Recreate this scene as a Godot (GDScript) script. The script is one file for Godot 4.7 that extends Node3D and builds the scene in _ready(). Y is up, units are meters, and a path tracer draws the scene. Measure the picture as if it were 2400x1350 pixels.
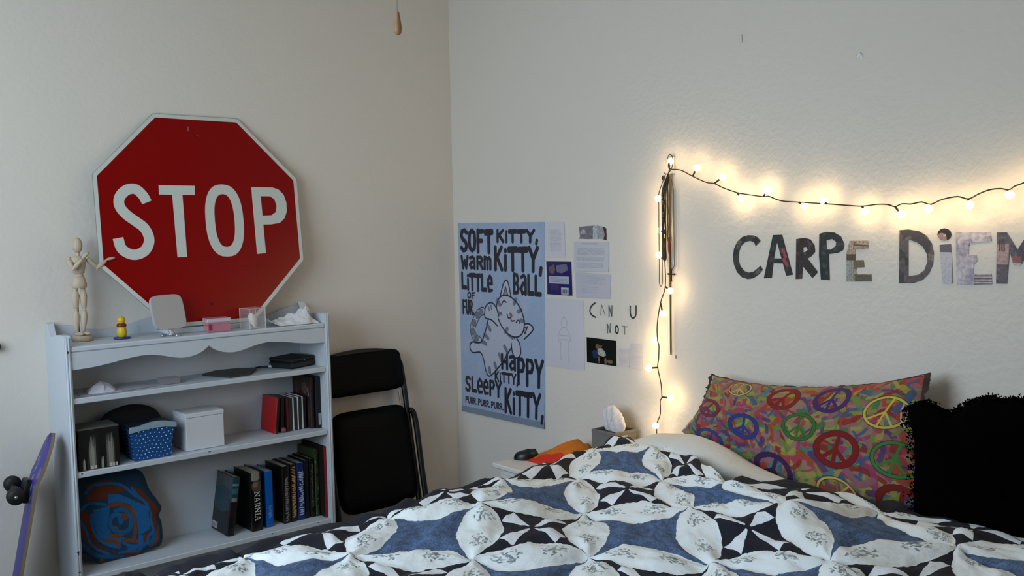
extends Node3D

var O := Vector3.ZERO            # base point of the thing being built; vertices are stored relative to it
var taken := {}
var rng := RandomNumberGenerator.new()
var noise := FastNoiseLite.new()

# ---------------------------------------------------------------- nodes
func numbered(called: String) -> String:
	var n: int = taken.get(called, 0)
	taken[called] = n + 1
	return called if n == 0 else "%s_%03d" % [called, n]

func tag(o: Node3D, label: String, category: String, group := "") -> void:
	o.set_meta("label", label)
	o.set_meta("category", category)
	if group != "": o.set_meta("group", group)

func thing(called: String, label: String, category: String, at: Vector3, group := "") -> Node3D:
	var o := Node3D.new()
	o.name = numbered(called)
	add_child(o)
	o.position = at
	O = at
	tag(o, label, category, group)
	return o

func part(called: String, st: SurfaceTool, m: Material, parent: Node3D, label := "") -> MeshInstance3D:
	var o := MeshInstance3D.new()
	o.name = called
	st.generate_normals()
	o.mesh = st.commit()
	o.material_override = m
	parent.add_child(o, true)
	if label != "": o.set_meta("label", label)
	return o

func solo(called: String, st: SurfaceTool, m: Material, label: String, category: String, group := "") -> MeshInstance3D:
	var o := part(numbered(called), st, m, self)
	o.position = O
	tag(o, label, category, group)
	return o

func structure(called: String, st: SurfaceTool, m: Material) -> MeshInstance3D:
	var o := part(called, st, m, self)
	o.position = O
	o.set_meta("kind", "structure")
	return o

# ---------------------------------------------------------------- materials
func mat(c: Color, rough := 0.7, metal := 0.0) -> StandardMaterial3D:
	var m := StandardMaterial3D.new()
	m.albedo_color = c
	m.roughness = rough
	m.metallic = metal
	return m

func tex(img: Image, rough := 0.75) -> StandardMaterial3D:
	var m := mat(Color.WHITE, rough)
	m.albedo_texture = ImageTexture.create_from_image(img)
	return m

func bump(m: StandardMaterial3D, freq: float, strength: float, tri := 1.0, octaves := 4) -> StandardMaterial3D:
	var n := NoiseTexture2D.new()
	n.width = 512
	n.height = 512
	n.seamless = true
	n.as_normal_map = true
	n.bump_strength = strength
	var f := FastNoiseLite.new()
	f.seed = 11
	f.frequency = freq
	f.fractal_octaves = octaves
	n.noise = f
	m.normal_enabled = true
	m.normal_texture = n
	m.uv1_triplanar = true
	m.uv1_world_triplanar = true
	m.uv1_scale = Vector3.ONE * tri
	return m

func glass(c: Color, alpha: float, rough := 0.05) -> StandardMaterial3D:
	var m := mat(Color(c.r, c.g, c.b, alpha), rough)
	m.transparency = BaseMaterial3D.TRANSPARENCY_ALPHA
	return m

# grainy wood as a small picture, mapped from three sides
func wood(a: Color, b: Color, rough := 0.6, sc := 6.0) -> StandardMaterial3D:
	var img := Image.create(128, 128, false, Image.FORMAT_RGB8)
	for y in 128:
		for x in 128:
			var t := 0.5 + 0.5 * sin(x * 0.5 + 3.0 * noise.get_noise_2d(x * 2.0, y * 0.25))
			t = t * 0.6 + 0.4 * (0.5 + noise.get_noise_2d(x * 9.0, y * 0.7))
			img.set_pixel(x, y, a.lerp(b, clampf(t, 0, 1)))
	var m := tex(img, rough)
	m.uv1_triplanar = true
	m.uv1_scale = Vector3.ONE * sc
	return m

# ---------------------------------------------------------------- shapes
func S(smooth := true) -> SurfaceTool:
	var st := SurfaceTool.new()
	st.begin(Mesh.PRIMITIVE_TRIANGLES)
	st.set_smooth_group(0 if smooth else -1)
	return st

func vx(st: SurfaceTool, p: Vector3, uv := Vector2.ZERO) -> void:
	st.set_uv(uv)
	st.add_vertex(p - O)

func tri(st: SurfaceTool, a: Vector3, b: Vector3, c: Vector3, ua := Vector2.ZERO, ub := Vector2.ZERO, uc := Vector2.ZERO) -> void:
	vx(st, a, ua); vx(st, b, ub); vx(st, c, uc)

func quad(st: SurfaceTool, a: Vector3, b: Vector3, c: Vector3, d: Vector3, ua := Vector2(0, 0), ub := Vector2(1, 0), uc := Vector2(1, 1), ud := Vector2(0, 1)) -> void:
	tri(st, a, b, c, ua, ub, uc)
	tri(st, a, c, d, ua, uc, ud)

func tri_out(st: SurfaceTool, a: Vector3, b: Vector3, c: Vector3, mid: Vector3) -> void:
	if (a - c).cross(a - b).dot((a + b + c) / 3.0 - mid) < 0.0: tri(st, a, c, b)
	else: tri(st, a, b, c)

func quad_out(st: SurfaceTool, a: Vector3, b: Vector3, c: Vector3, d: Vector3, mid: Vector3) -> void:
	tri_out(st, a, b, c, mid)
	tri_out(st, a, c, d, mid)

# box with chamfered edges; c is its centre
func box(st: SurfaceTool, c: Vector3, s: Vector3, bev := 0.0015, bas := Basis()) -> void:
	st.set_smooth_group(-1)
	var h := s * 0.5
	var b := minf(bev, minf(h.x, minf(h.y, h.z)) * 0.45)
	var f := func(sx: float, sy: float, sz: float, ax: int) -> Vector3:
		var p := Vector3(sx * (h.x - (0.0 if ax == 0 else b)), sy * (h.y - (0.0 if ax == 1 else b)), sz * (h.z - (0.0 if ax == 2 else b)))
		return c + bas * p
	for s1 in [-1.0, 1.0]:
		quad_out(st, f.call(s1, -1, -1, 0), f.call(s1, 1, -1, 0), f.call(s1, 1, 1, 0), f.call(s1, -1, 1, 0), c)
		quad_out(st, f.call(-1, s1, -1, 1), f.call(1, s1, -1, 1), f.call(1, s1, 1, 1), f.call(-1, s1, 1, 1), c)
		quad_out(st, f.call(-1, -1, s1, 2), f.call(1, -1, s1, 2), f.call(1, 1, s1, 2), f.call(-1, 1, s1, 2), c)
		for s2 in [-1.0, 1.0]:
			quad_out(st, f.call(s1, s2, -1, 0), f.call(s1, s2, 1, 0), f.call(s1, s2, 1, 1), f.call(s1, s2, -1, 1), c)
			quad_out(st, f.call(s1, -1, s2, 0), f.call(s1, 1, s2, 0), f.call(s1, 1, s2, 2), f.call(s1, -1, s2, 2), c)
			quad_out(st, f.call(-1, s1, s2, 1), f.call(1, s1, s2, 1), f.call(1, s1, s2, 2), f.call(-1, s1, s2, 2), c)
			for s3 in [-1.0, 1.0]:
				tri_out(st, f.call(s1, s2, s3, 0), f.call(s1, s2, s3, 1), f.call(s1, s2, s3, 2), c)

func boxp(called: String, c: Vector3, s: Vector3, m: Material, parent: Node3D, bev := 0.0015, bas := Basis(), label := "") -> MeshInstance3D:
	var st := S(false)
	box(st, c, s, bev, bas)
	return part(called, st, m, parent, label)

# tube along points; radius r or one radius for each point
func tube(st: SurfaceTool, pts: PackedVector3Array, r: float, sides := 8, closed := false, radii := PackedFloat32Array(), flat := 1.0) -> void:
	st.set_smooth_group(0)
	var n := pts.size()
	var rings := []
	var up := Vector3.UP
	for i in n:
		var d: Vector3 = (pts[(i + 1) % n] - pts[(i - 1 + n) % n]) if closed else (pts[mini(i + 1, n - 1)] - pts[maxi(i - 1, 0)])
		d = d.normalized()
		if i == 0: up = Vector3.RIGHT if absf(d.y) > 0.9 else Vector3.UP
		var side := d.cross(up).normalized()
		up = side.cross(d).normalized()
		var rr: float = radii[i] if radii.size() > 0 else r
		var ring := PackedVector3Array()
		for k in sides:
			var a := TAU * k / sides
			ring.append(pts[i] + side * cos(a) * rr + up * sin(a) * rr * flat)
		rings.append(ring)
	for i in (n if closed else n - 1):
		var A: PackedVector3Array = rings[i]
		var B: PackedVector3Array = rings[(i + 1) % n]
		for k in sides:
			var k2 := (k + 1) % sides
			var mid := (pts[i] + pts[(i + 1) % n]) * 0.5
			quad_out(st, A[k], A[k2], B[k2], B[k], mid)
	if not closed:
		for e in [0, n - 1]:
			var R: PackedVector3Array = rings[e]
			for k in range(1, sides - 1): tri_out(st, R[0], R[k], R[k + 1], pts[1 if e == 0 else n - 2])

# profile of Vector2(radius, height) turned about the axis bas.y through c
func lathe(st: SurfaceTool, prof: Array, c: Vector3, seg := 20, bas := Basis()) -> void:
	st.set_smooth_group(0)
	for i in prof.size() - 1:
		var a: Vector2 = prof[i]
		var b: Vector2 = prof[i + 1]
		for k in seg:
			var t0 := TAU * k / seg
			var t1 := TAU * (k + 1) / seg
			var p := func(q: Vector2, t: float) -> Vector3: return c + bas * Vector3(q.x * cos(t), q.y, q.x * sin(t))
			quad(st, p.call(a, t0), p.call(b, t0), p.call(b, t1), p.call(a, t1), Vector2(float(k) / seg, a.y), Vector2(float(k) / seg, b.y), Vector2(float(k + 1) / seg, b.y), Vector2(float(k + 1) / seg, a.y))

func ball(st: SurfaceTool, c: Vector3, r: Vector3, seg := 16, rings := 10, bas := Basis(), rough := 0.0) -> void:
	st.set_smooth_group(0)
	var p := func(i: int, k: int) -> Vector3:
		var th := PI * i / rings
		var ph := TAU * (k % seg) / seg
		var d := Vector3(sin(th) * cos(ph), cos(th), sin(th) * sin(ph))
		return c + bas * (d * r * (1.0 + rough * noise.get_noise_3d(d.x * 90, d.y * 90, d.z * 90)))
	for i in rings:
		for k in seg:
			quad_out(st, p.call(i, k), p.call(i, k + 1), p.call(i + 1, k + 1), p.call(i + 1, k), c)

func join_hole(outer: PackedVector2Array, hole: PackedVector2Array) -> PackedVector2Array:
	if Geometry2D.is_polygon_clockwise(outer) == Geometry2D.is_polygon_clockwise(hole): hole.reverse()
	var best := 1e9
	var bi := 0
	var bj := 0
	for i in outer.size():
		for j in hole.size():
			var d := outer[i].distance_squared_to(hole[j])
			if d < best: best = d; bi = i; bj = j
	var out := PackedVector2Array()
	for i in bi + 1: out.append(outer[i])
	for j in hole.size() + 1: out.append(hole[(bj + j) % hole.size()])
	for i in range(bi, outer.size()): out.append(outer[i])
	return out

# flat outline of some thickness: o + p.x * ux + p.y * uy, front face at +depth
func prism(st: SurfaceTool, poly: PackedVector2Array, o: Vector3, ux: Vector3, uy: Vector3, depth: Vector3, holes := []) -> void:
	st.set_smooth_group(-1)
	var lo := poly[0]
	var hi := poly[0]
	for p in poly:
		lo = lo.min(p); hi = hi.max(p)
	var full := poly
	for h in holes: full = join_hole(full, h)
	var f := func(p: Vector2) -> Vector3:
		return o + ux * p.x + uy * p.y
	var uv := func(p: Vector2) -> Vector2: return Vector2((p.x - lo.x) / (hi.x - lo.x), (hi.y - p.y) / (hi.y - lo.y))
	var idx := Geometry2D.triangulate_polygon(full)
	for i in range(0, idx.size(), 3):
		for side in [0, 1]:
			var a := full[idx[i]]
			var b := full[idx[i + 1]]
			var c := full[idx[i + 2]]
			var off: Vector3 = depth * side
			var pa: Vector3 = f.call(a) + off
			var pb: Vector3 = f.call(b) + off
			var pc: Vector3 = f.call(c) + off
			var want: Vector3 = depth if side == 1 else -depth
			if (pa - pc).cross(pa - pb).dot(want) < 0.0: tri(st, pa, pc, pb, uv.call(a), uv.call(c), uv.call(b))
			else: tri(st, pa, pb, pc, uv.call(a), uv.call(b), uv.call(c))
	var loops := [poly]
	loops.append_array(holes)
	for li in loops.size():
		var L: PackedVector2Array = loops[li]
		for i in L.size():
			var a := L[i]
			var b := L[(i + 1) % L.size()]
			var mid := (a + b) * 0.5
			var nrm := Vector2(b.y - a.y, a.x - b.x).normalized() * 0.0005
			if Geometry2D.is_point_in_polygon(mid + nrm, poly) == (li == 0): nrm = -nrm
			if li > 0 and Geometry2D.is_point_in_polygon(mid + nrm, L) == false: nrm = -nrm
			var pa: Vector3 = f.call(a)
			var pb: Vector3 = f.call(b)
			var want := ux * nrm.x + uy * nrm.y
			if (pa - (pb + depth)).cross(pa - pb).dot(want) < 0.0: quad(st, pb, pa, pa + depth, pb + depth, uv.call(b), uv.call(a), uv.call(a), uv.call(b))
			else: quad(st, pa, pb, pb + depth, pa + depth, uv.call(a), uv.call(b), uv.call(b), uv.call(a))

func poly_mm(a: Array) -> PackedVector2Array:
	var out := PackedVector2Array()
	for i in range(0, a.size(), 2): out.append(Vector2(a[i], a[i + 1]) * 0.001)
	return out

func ellipse(c: Vector2, rx: float, ry: float, n := 24, power := 2.0) -> PackedVector2Array:
	var out := PackedVector2Array()
	for i in n:
		var t := TAU * i / n
		out.append(c + Vector2(rx * signf(cos(t)) * pow(absf(cos(t)), 2.0 / power), ry * signf(sin(t)) * pow(absf(sin(t)), 2.0 / power)))
	return out

# outline of a stroke of width w along points
func ribbon(pts: PackedVector2Array, w: float) -> PackedVector2Array:
	var a := PackedVector2Array()
	var b := PackedVector2Array()
	for i in pts.size():
		var d := (pts[mini(i + 1, pts.size() - 1)] - pts[maxi(i - 1, 0)]).normalized()
		var n := Vector2(-d.y, d.x) * w * 0.5
		a.append(pts[i] + n)
		b.append(pts[i] - n)
	b.reverse()
	a.append_array(b)
	return a

func smooth2(pts: PackedVector2Array, per := 4) -> PackedVector2Array:
	var out := PackedVector2Array()
	for i in pts.size() - 1:
		for k in per:
			out.append(pts[i].cubic_interpolate(pts[i + 1], pts[maxi(i - 1, 0)], pts[mini(i + 2, pts.size() - 1)], float(k) / per))
	out.append(pts[pts.size() - 1])
	return out

func smooth3(pts: PackedVector3Array, per := 4) -> PackedVector3Array:
	var out := PackedVector3Array()
	for i in pts.size() - 1:
		for k in per:
			out.append(pts[i].cubic_interpolate(pts[i + 1], pts[maxi(i - 1, 0)], pts[mini(i + 2, pts.size() - 1)], float(k) / per))
	out.append(pts[pts.size() - 1])
	return out

# points on the right-hand wall given in millimetres, z metres out of it
func on_wall(a: Array, z: float) -> PackedVector3Array:
	var out := PackedVector3Array()
	for i in range(0, a.size(), 2): out.append(Vector3(a[i] * 0.001, a[i + 1] * 0.001, z))
	return out

# ---------------------------------------------------------------- drawing flat print
func picture(w: int, h: int, c: Color) -> Image:
	var img := Image.create(w, h, false, Image.FORMAT_RGB8)
	img.fill(c)
	return img

func stroke(img: Image, pts: PackedVector2Array, r: float, c: Color) -> void:
	var w := img.get_width()
	var h := img.get_height()
	var n := pts.size()
	for s in maxi(n - 1, 1):
		var a := pts[s]
		var b := pts[mini(s + 1, n - 1)]
		var ab := b - a
		var L := maxf(ab.length_squared(), 1e-6)
		for y in range(maxi(0, int(minf(a.y, b.y) - r - 1)), mini(h, int(maxf(a.y, b.y) + r + 2))):
			for x in range(maxi(0, int(minf(a.x, b.x) - r - 1)), mini(w, int(maxf(a.x, b.x) + r + 2))):
				var p := Vector2(x + 0.5, y + 0.5)
				var d := (p - a - ab * clampf((p - a).dot(ab) / L, 0, 1)).length()
				if d < r + 0.5:
					var k := clampf(r + 0.5 - d, 0, 1) * c.a
					img.set_pixel(x, y, img.get_pixel(x, y).lerp(Color(c.r, c.g, c.b), k))

func fill_poly(img: Image, poly: PackedVector2Array, c: Color) -> void:
	var lo := poly[0]
	var hi := poly[0]
	for p in poly:
		lo = lo.min(p); hi = hi.max(p)
	for y in range(maxi(0, int(lo.y)), mini(img.get_height(), int(hi.y) + 1)):
		for x in range(maxi(0, int(lo.x)), mini(img.get_width(), int(hi.x) + 1)):
			if Geometry2D.is_point_in_polygon(Vector2(x + 0.5, y + 0.5), poly):
				img.set_pixel(x, y, img.get_pixel(x, y).lerp(Color(c.r, c.g, c.b), c.a))

func speckle(img: Image, amount: float, freq := 8.0) -> void:
	for y in img.get_height():
		for x in img.get_width():
			var k := 1.0 + amount * noise.get_noise_2d(x * freq, y * freq)
			var c := img.get_pixel(x, y)
			img.set_pixel(x, y, Color(c.r * k, c.g * k, c.b * k))

func V2(a: Array) -> PackedVector2Array:
	var out := PackedVector2Array()
	for i in range(0, a.size(), 2): out.append(Vector2(a[i], a[i + 1]))
	return out

# hand-drawn capital and small letters as strokes in a unit box, y down
func glyph(ch: String) -> Array:
	match ch:
		"S": return [[.92,.14,.6,.03,.22,.08,.1,.28,.3,.46,.7,.56,.9,.74,.72,.95,.35,.98,.06,.86]]
		"O": return [[.5,.03,.15,.15,.06,.5,.15,.85,.5,.97,.85,.85,.94,.5,.85,.15,.5,.03]]
		"F": return [[.15,.02,.15,1], [.15,.07,.9,.05], [.15,.5,.7,.5]]
		"T": return [[.5,.05,.52,1], [.02,.05,.98,.03], [.02,.14,.98,.12]]
		"K": return [[.12,0,.12,1], [.9,0,.16,.56], [.36,.46,.95,1]]
		"i": return [[.5,.38,.5,1], [.5,.12,.5,.16]]
		"Y": return [[.03,0,.5,.48], [1,0,.5,.5,.48,1]]
		"W": return [[0,0,.22,1,.5,.35,.76,1,1,0]]
		"a": return [[.15,.12,.6,.03,.88,.2,.9,1], [.9,.45,.45,.45,.12,.7,.35,.97,.9,.86]]
		"R": return [[.12,1,.12,.03,.7,.04,.9,.25,.7,.47,.12,.5], [.45,.5,.95,1]]
		"m": return [[.05,1,.05,0], [.05,.2,.3,.05,.5,.2,.5,1], [.5,.2,.75,.05,.95,.2,.95,1]]
		"L": return [[.15,0,.15,.95,.95,.95], [.15,.88,.95,.88]]
		"e": return [[.1,.52,.9,.5,.85,.2,.5,.03,.15,.25,.1,.6,.32,.95,.9,.9]]
		"B": return [[.12,0,.12,.98,.7,.95,.9,.74,.6,.5,.12,.5], [.12,.02,.6,.04,.8,.26,.6,.48]]
		"H": return [[.1,0,.1,1], [.9,0,.9,1], [.1,.52,.9,.5]]
		"P": return [[.12,1,.12,.03,.7,.04,.92,.25,.7,.48,.12,.5]]
		"U": return [[.1,0,.1,.75,.35,.98,.65,.98,.9,.75,.9,0]]
		",": return [[.5,.88,.3,1.15]]
		".": return [[.5,.95,.5,.97]]
	return []

# a word inside a box of pixels; drop lowers the right end
func word(img: Image, text: String, x0: float, y0: float, x1: float, y1: float, r: float, c: Color, drop := 0.0) -> void:
	var widths := []
	var total := 0.0
	for ch in text:
		var w := 0.45 if ch in "i,." else 1.0
		widths.append(w)
		total += w
	var x := x0
	for i in text.length():
		var w: float = widths[i] / total * (x1 - x0)
		var dy := drop * (x - x0) / (x1 - x0)
		for g in glyph(text[i]):
			var pts := PackedVector2Array()
			for k in range(0, g.size(), 2): pts.append(Vector2(x + w * (0.1 + 0.8 * g[k]), y0 + dy + (y1 - y0) * g[k + 1]))
			stroke(img, pts, r, c)
		x += w

# ================================================================ scene
func _ready() -> void:
	rng.seed = 7
	noise.seed = 3
	noise.frequency = 0.02
	noise.fractal_octaves = 3
	# ---- camera
	var cam := Camera3D.new()
	cam.name = "camera"
	cam.fov = 32.706
	cam.position = Vector3(3.5252, 1.4699, 2.5932)
	cam.rotation = Vector3(deg_to_rad(-4.2797), deg_to_rad(50.3288), deg_to_rad(-1.1337))
	cam.near = 0.02
	add_child(cam)
	cam.current = true
	# ---- sky, exposure
	var env := Environment.new()
	env.background_mode = Environment.BG_SKY
	var sm := ProceduralSkyMaterial.new()
	sm.sky_top_color = Color(0.62, 0.70, 0.80)
	sm.sky_horizon_color = Color(0.80, 0.84, 0.88)
	sm.ground_horizon_color = Color(0.45, 0.46, 0.44)
	sm.ground_bottom_color = Color(0.30, 0.31, 0.29)
	sm.sky_energy_multiplier = 2.0
	var sky := Sky.new()
	sky.sky_material = sm
	env.sky = sky
	env.ambient_light_source = Environment.AMBIENT_SOURCE_DISABLED
	env.tonemap_mode = Environment.TONE_MAPPER_LINEAR
	env.tonemap_exposure = 1.0
	env.sdfgi_enabled = true
	env.ssao_enabled = true
	env.ssil_enabled = true
	var we := WorldEnvironment.new()
	we.environment = env
	add_child(we)
	# ---- daylight coming in through the window behind the camera's left
	var day := AreaLight3D.new()
	day.name = "window_daylight"
	day.area_size = Vector2(1.7, 1.4)
	day.position = Vector3(1.45, 1.68, 3.10)
	day.light_color = Color(0.85, 0.94, 1.0)
	day.light_energy = 3.7
	day.area_range = 12.0
	day.shadow_enabled = true
	add_child(day)

	build_room()
	build_bookcase()
	build_bed()
	build_pillows()
	build_sign()
	build_chair()
	build_nightstand()
	build_poster()
	build_papers()
	build_letters()
	build_string_lights()
	build_necklaces()
	build_top_things()
	build_shelf_things()
	build_books()
	build_skateboard()
	build_small_things()

# ---------------------------------------------------------------- the room
func build_room() -> void:
	O = Vector3.ZERO
	var wall := bump(mat(Color(0.85, 0.815, 0.775), 0.85), 0.03, 0.8, 2.5)
	var X := 4.3
	var Z := 3.15
	var Y := 2.7
	var t := 0.14
	var st := S(false); box(st, Vector3(-t / 2, Y / 2, Z / 2), Vector3(t, Y + 2 * t, Z + 2 * t), 0.002); structure("wall_left", st, wall)
	st = S(false); box(st, Vector3(X / 2, Y / 2, -t / 2), Vector3(X, Y + 2 * t, t), 0.0005); structure("wall_right", st, wall)
	st = S(false); box(st, Vector3(X + t / 2, Y / 2, Z / 2), Vector3(t, Y + 2 * t, Z + 2 * t), 0.002); structure("wall_near", st, wall)
	var wx0 := 0.55; var wx1 := 2.35; var wy0 := 0.92; var wy1 := 2.42
	st = S(false)
	box(st, Vector3(wx0 / 2, Y / 2, Z + t / 2), Vector3(wx0, Y, t), 0.0005)
	box(st, Vector3((wx1 + X) / 2, Y / 2, Z + t / 2), Vector3(X - wx1, Y, t), 0.0005)
	box(st, Vector3((wx0 + wx1) / 2, wy0 / 2, Z + t / 2), Vector3(wx1 - wx0, wy0, t), 0.0005)
	box(st, Vector3((wx0 + wx1) / 2, (wy1 + Y) / 2, Z + t / 2), Vector3(wx1 - wx0, Y - wy1, t), 0.0005)
	structure("wall_back", st, wall)
	var carpet := bump(mat(Color(0.50, 0.44, 0.37), 0.95), 0.2, 6.0, 3.0)
	st = S(false); box(st, Vector3(X / 2, -t / 2, Z / 2), Vector3(X, t, Z), 0.0005); structure("floor", st, carpet)
	st = S(false); box(st, Vector3(X / 2, Y + t / 2, Z / 2), Vector3(X, t, Z), 0.0005); structure("ceiling", st, bump(mat(Color(0.86, 0.85, 0.83), 0.9), 0.05, 3.0, 2.0))
	var trim := mat(Color(0.86, 0.86, 0.84), 0.45)
	st = S(false); box(st, Vector3(0.006, 0.045, Z / 2), Vector3(0.012, 0.09, Z), 0.003); structure("baseboard_left", st, trim)
	st = S(false); box(st, Vector3(X / 2, 0.045, 0.006), Vector3(X - 0.03, 0.09, 0.012), 0.003); structure("baseboard_right", st, trim)
	# window in the back wall
	O = Vector3((wx0 + wx1) / 2, wy0, Z + t / 2)
	var win := Node3D.new()
	win.name = "window_1"
	win.position = O
	win.set_meta("kind", "structure")
	add_child(win)
	var f := 0.05
	for x in [wx0 + f / 2, (wx0 + wx1) / 2, wx1 - f / 2]: boxp("window_stile", Vector3(x, (wy0 + wy1) / 2, Z + t / 2), Vector3(f, wy1 - wy0, 0.06), trim, win, 0.004)
	for y in [wy0 + f / 2, wy1 - f / 2]: boxp("window_rail", Vector3((wx0 + wx1) / 2, y, Z + t / 2), Vector3(wx1 - wx0 - 2 * f, f, 0.06), trim, win, 0.004)
	for x in [(wx0 * 3 + wx1) / 4, (wx0 + wx1 * 3) / 4]: boxp("window_pane", Vector3(x, (wy0 + wy1) / 2, Z + t / 2), Vector3((wx1 - wx0) / 2 - f, wy1 - wy0 - 2 * f, 0.005), glass(Color(0.9, 0.95, 0.95), 0.08), win, 0.0)
	boxp("window_sill", Vector3((wx0 + wx1) / 2, wy0 - 0.012, Z - 0.02), Vector3(wx1 - wx0 + 0.1, 0.024, 0.08), trim, win, 0.004)

# ---------------------------------------------------------------- bookcase
func build_bookcase() -> void:
	var F := 0.2155
	var z0 := 0.757
	var z1 := 1.709
	var b := thing("bookcase", "white painted bookcase with scalloped apron standing against the wall", "bookcase", Vector3(0.108, 0, 1.233))
	var white := bump(mat(Color(0.745, 0.765, 0.79), 0.5), 0.02, 0.7, 3.0)
	# side panels: tall at the back, stepping down in a hollow curve to the front
	var prof := V2([0.0,0.0, 0.0,1.139, 0.032,1.137, 0.04,1.128, 0.046,1.112, 0.058,1.100, 0.075,1.097, 0.105,1.105, 0.16,1.110, F - 0.006,1.111, F,1.105, F,0.0])
	for z in [z0, z1 - 0.019]:
		var st := S(false)
		prism(st, prof, Vector3(0.001, 0, z), Vector3.RIGHT, Vector3.UP, Vector3(0, 0, 0.019))
		var sp := part("side_panel", st, white, b)
		# raised bead along the front edge
		st = S()
		tube(st, PackedVector3Array([Vector3(F + 0.001, 0.01, z + 0.0065), Vector3(F + 0.001, 1.104, z + 0.0065)]), 0.004, 8)
		tube(st, PackedVector3Array([Vector3(F + 0.001, 0.01, z + 0.0135), Vector3(F + 0.001, 1.104, z + 0.0135)]), 0.004, 8)
		part("edge_bead", st, white, sp)
	var zi0 := z0 + 0.019
	var zi1 := z1 - 0.019
	var zm := (zi0 + zi1) / 2
	var zl := zi1 - zi0
	boxp("back_panel", Vector3(0.005, 0.57, zm), Vector3(0.008, 1.06, zl), white, b, 0.0005)
	boxp("top_board", Vector3(F / 2 + 0.003, 1.0645, zm), Vector3(F - 0.006, 0.018, zl), white, b, 0.004)
	# ledge along the back of the top, where the sign stands
	boxp("top_ledge", Vector3(0.066, 1.0825, 1.168), Vector3(0.108, 0.019, 0.335), white, b, 0.003)
	# apron with its wavy lower edge
	var ap := [1.687,0.999, 1.634,1.001, 1.573,1.008, 1.512,1.018, 1.450,1.023, 1.401,1.016, 1.353,1.004, 1.321,1.000, 1.286,1.004, 1.252,1.017, 1.231,1.033]
	var low := V2(ap)
	var half := smooth2(low, 4)
	var outline := PackedVector2Array()
	for p in half: outline.append(Vector2(p.x, p.y))
	for i in range(half.size() - 2, -1, -1): outline.append(Vector2(2 * 1.231 - half[i].x, half[i].y))
	outline[outline.size() - 1].x = zi0 + 0.0005
	outline[0].x = zi1 - 0.0005
	outline.append(Vector2(zi0 + 0.0005, 1.0552))
	outline.append(Vector2(zi1 - 0.0005, 1.0552))
	var s2 := S(false)
	prism(s2, outline, Vector3(F - 0.019, 0, 0), Vector3(0, 0, 1), Vector3.UP, Vector3(0.016, 0, 0))
	part("apron", s2, white, b)
	# low back rail with a waved top
	var rail := smooth2(V2([zi1 - 0.001,1.131, 1.631,1.123, 1.571,1.105, 1.524,1.101, 1.459,1.107, 1.410,1.118, 1.33,1.136, 1.233,1.142, 1.136,1.136, 1.056,1.118, 1.007,1.107, 0.942,1.101, 0.895,1.105, 0.835,1.123, zi0 + 0.001,1.131]), 3)
	rail.append(Vector2(zi0 + 0.001, 1.0738)); rail.append(Vector2(zi1 - 0.001, 1.0738))
	s2 = S(false)
	prism(s2, rail, Vector3(0.001, 0, 0), Vector3(0, 0, 1), Vector3.UP, Vector3(0.010, 0, 0))
	part("back_rail", s2, white, b)
	for y in [0.8955, 0.653, 0.3065, 0.05]:
		boxp("shelf", Vector3(0.0095 + (F - 0.013) / 2, y, zm), Vector3(F - 0.013, 0.0185, zl - 0.001), white, b, 0.002)
	# peg holes in the right-hand panel
	var dark := mat(Color(0.12, 0.12, 0.12), 0.9)
	for y in [0.80, 0.765]:
		var peg := S(); ball(peg, Vector3(0.14, y, zi0), Vector3(0.003, 0.003, 0.001), 8, 6); part("peg_hole", peg, dark, b)
	# chips in the paint of the left front edge
	var chip := mat(Color(0.22, 0.2, 0.18), 0.9)
	for c in [[1.093 - 0.035, 0.0045, 0.008], [0.405, 0.009, 0.004], [0.338, 0.008, 0.003], [0.40, 0.003, 0.010]]:
		boxp("paint_chip", Vector3(F + 0.0045, c[0], z1 - 0.008), Vector3(0.0012, c[2], c[1]), chip, b, 0.0003)
	for c in [[0.653, 1.675, 0.006], [0.653, 1.245, 0.009], [0.3065, 1.02, 0.006], [0.3065, 0.83, 0.006]]:
		boxp("paint_chip", Vector3(F - 0.0035, c[0] + 0.004, c[1]), Vector3(0.0012, 0.003, c[2]), chip, b, 0.0003)

# ---------------------------------------------------------------- bed and quilt
var QN := [0,0,1.579,0.687,1.473, 1,0,1.753,0.675,1.257, 2,0,1.907,0.671,1.023, 3,0,2.156,0.682,0.895, 4,0,2.411,0.741,0.826, 5,0,2.564,0.759,0.594, 0,1,1.409,0.705,1.267, 1,1,1.562,0.745,1.077, 2,1,1.696,0.683,0.845, 3,1,1.945,0.721,0.726, 4,1,2.198,0.793,0.687, 5,1,2.324,0.738,0.475, 1,2,1.397,0.720,0.882, 2,2,1.475,0.702,0.655, 3,2,1.726,0.734,0.570, 2,3,1.305,0.726,0.428, 3,3,1.540,0.754,0.400, 4,2,1.962,0.776,0.612, -1,0,1.377,0.684,1.647]
var ctrl := []                   # [u, v, position, weight]

func quilt_setup() -> void:
	for i in range(0, QN.size(), 5): ctrl.append([QN[i], QN[i + 1], Vector3(QN[i + 2], QN[i + 3], QN[i + 4]), 1.0])
	var n := ctrl.size()
	for u in range(-6, 9, 2):
		for v in range(-5, 8, 2):
			var near := 99.0
			for k in n: near = minf(near, Vector2(u - ctrl[k][0], v - ctrl[k][1]).length())
			if near > 2.0: ctrl.append([u, v, Vector3(1.57 + 0.198 * u - 0.213 * v, 0.69, 1.419 - 0.154 * u - 0.192 * v), 0.7])

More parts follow.
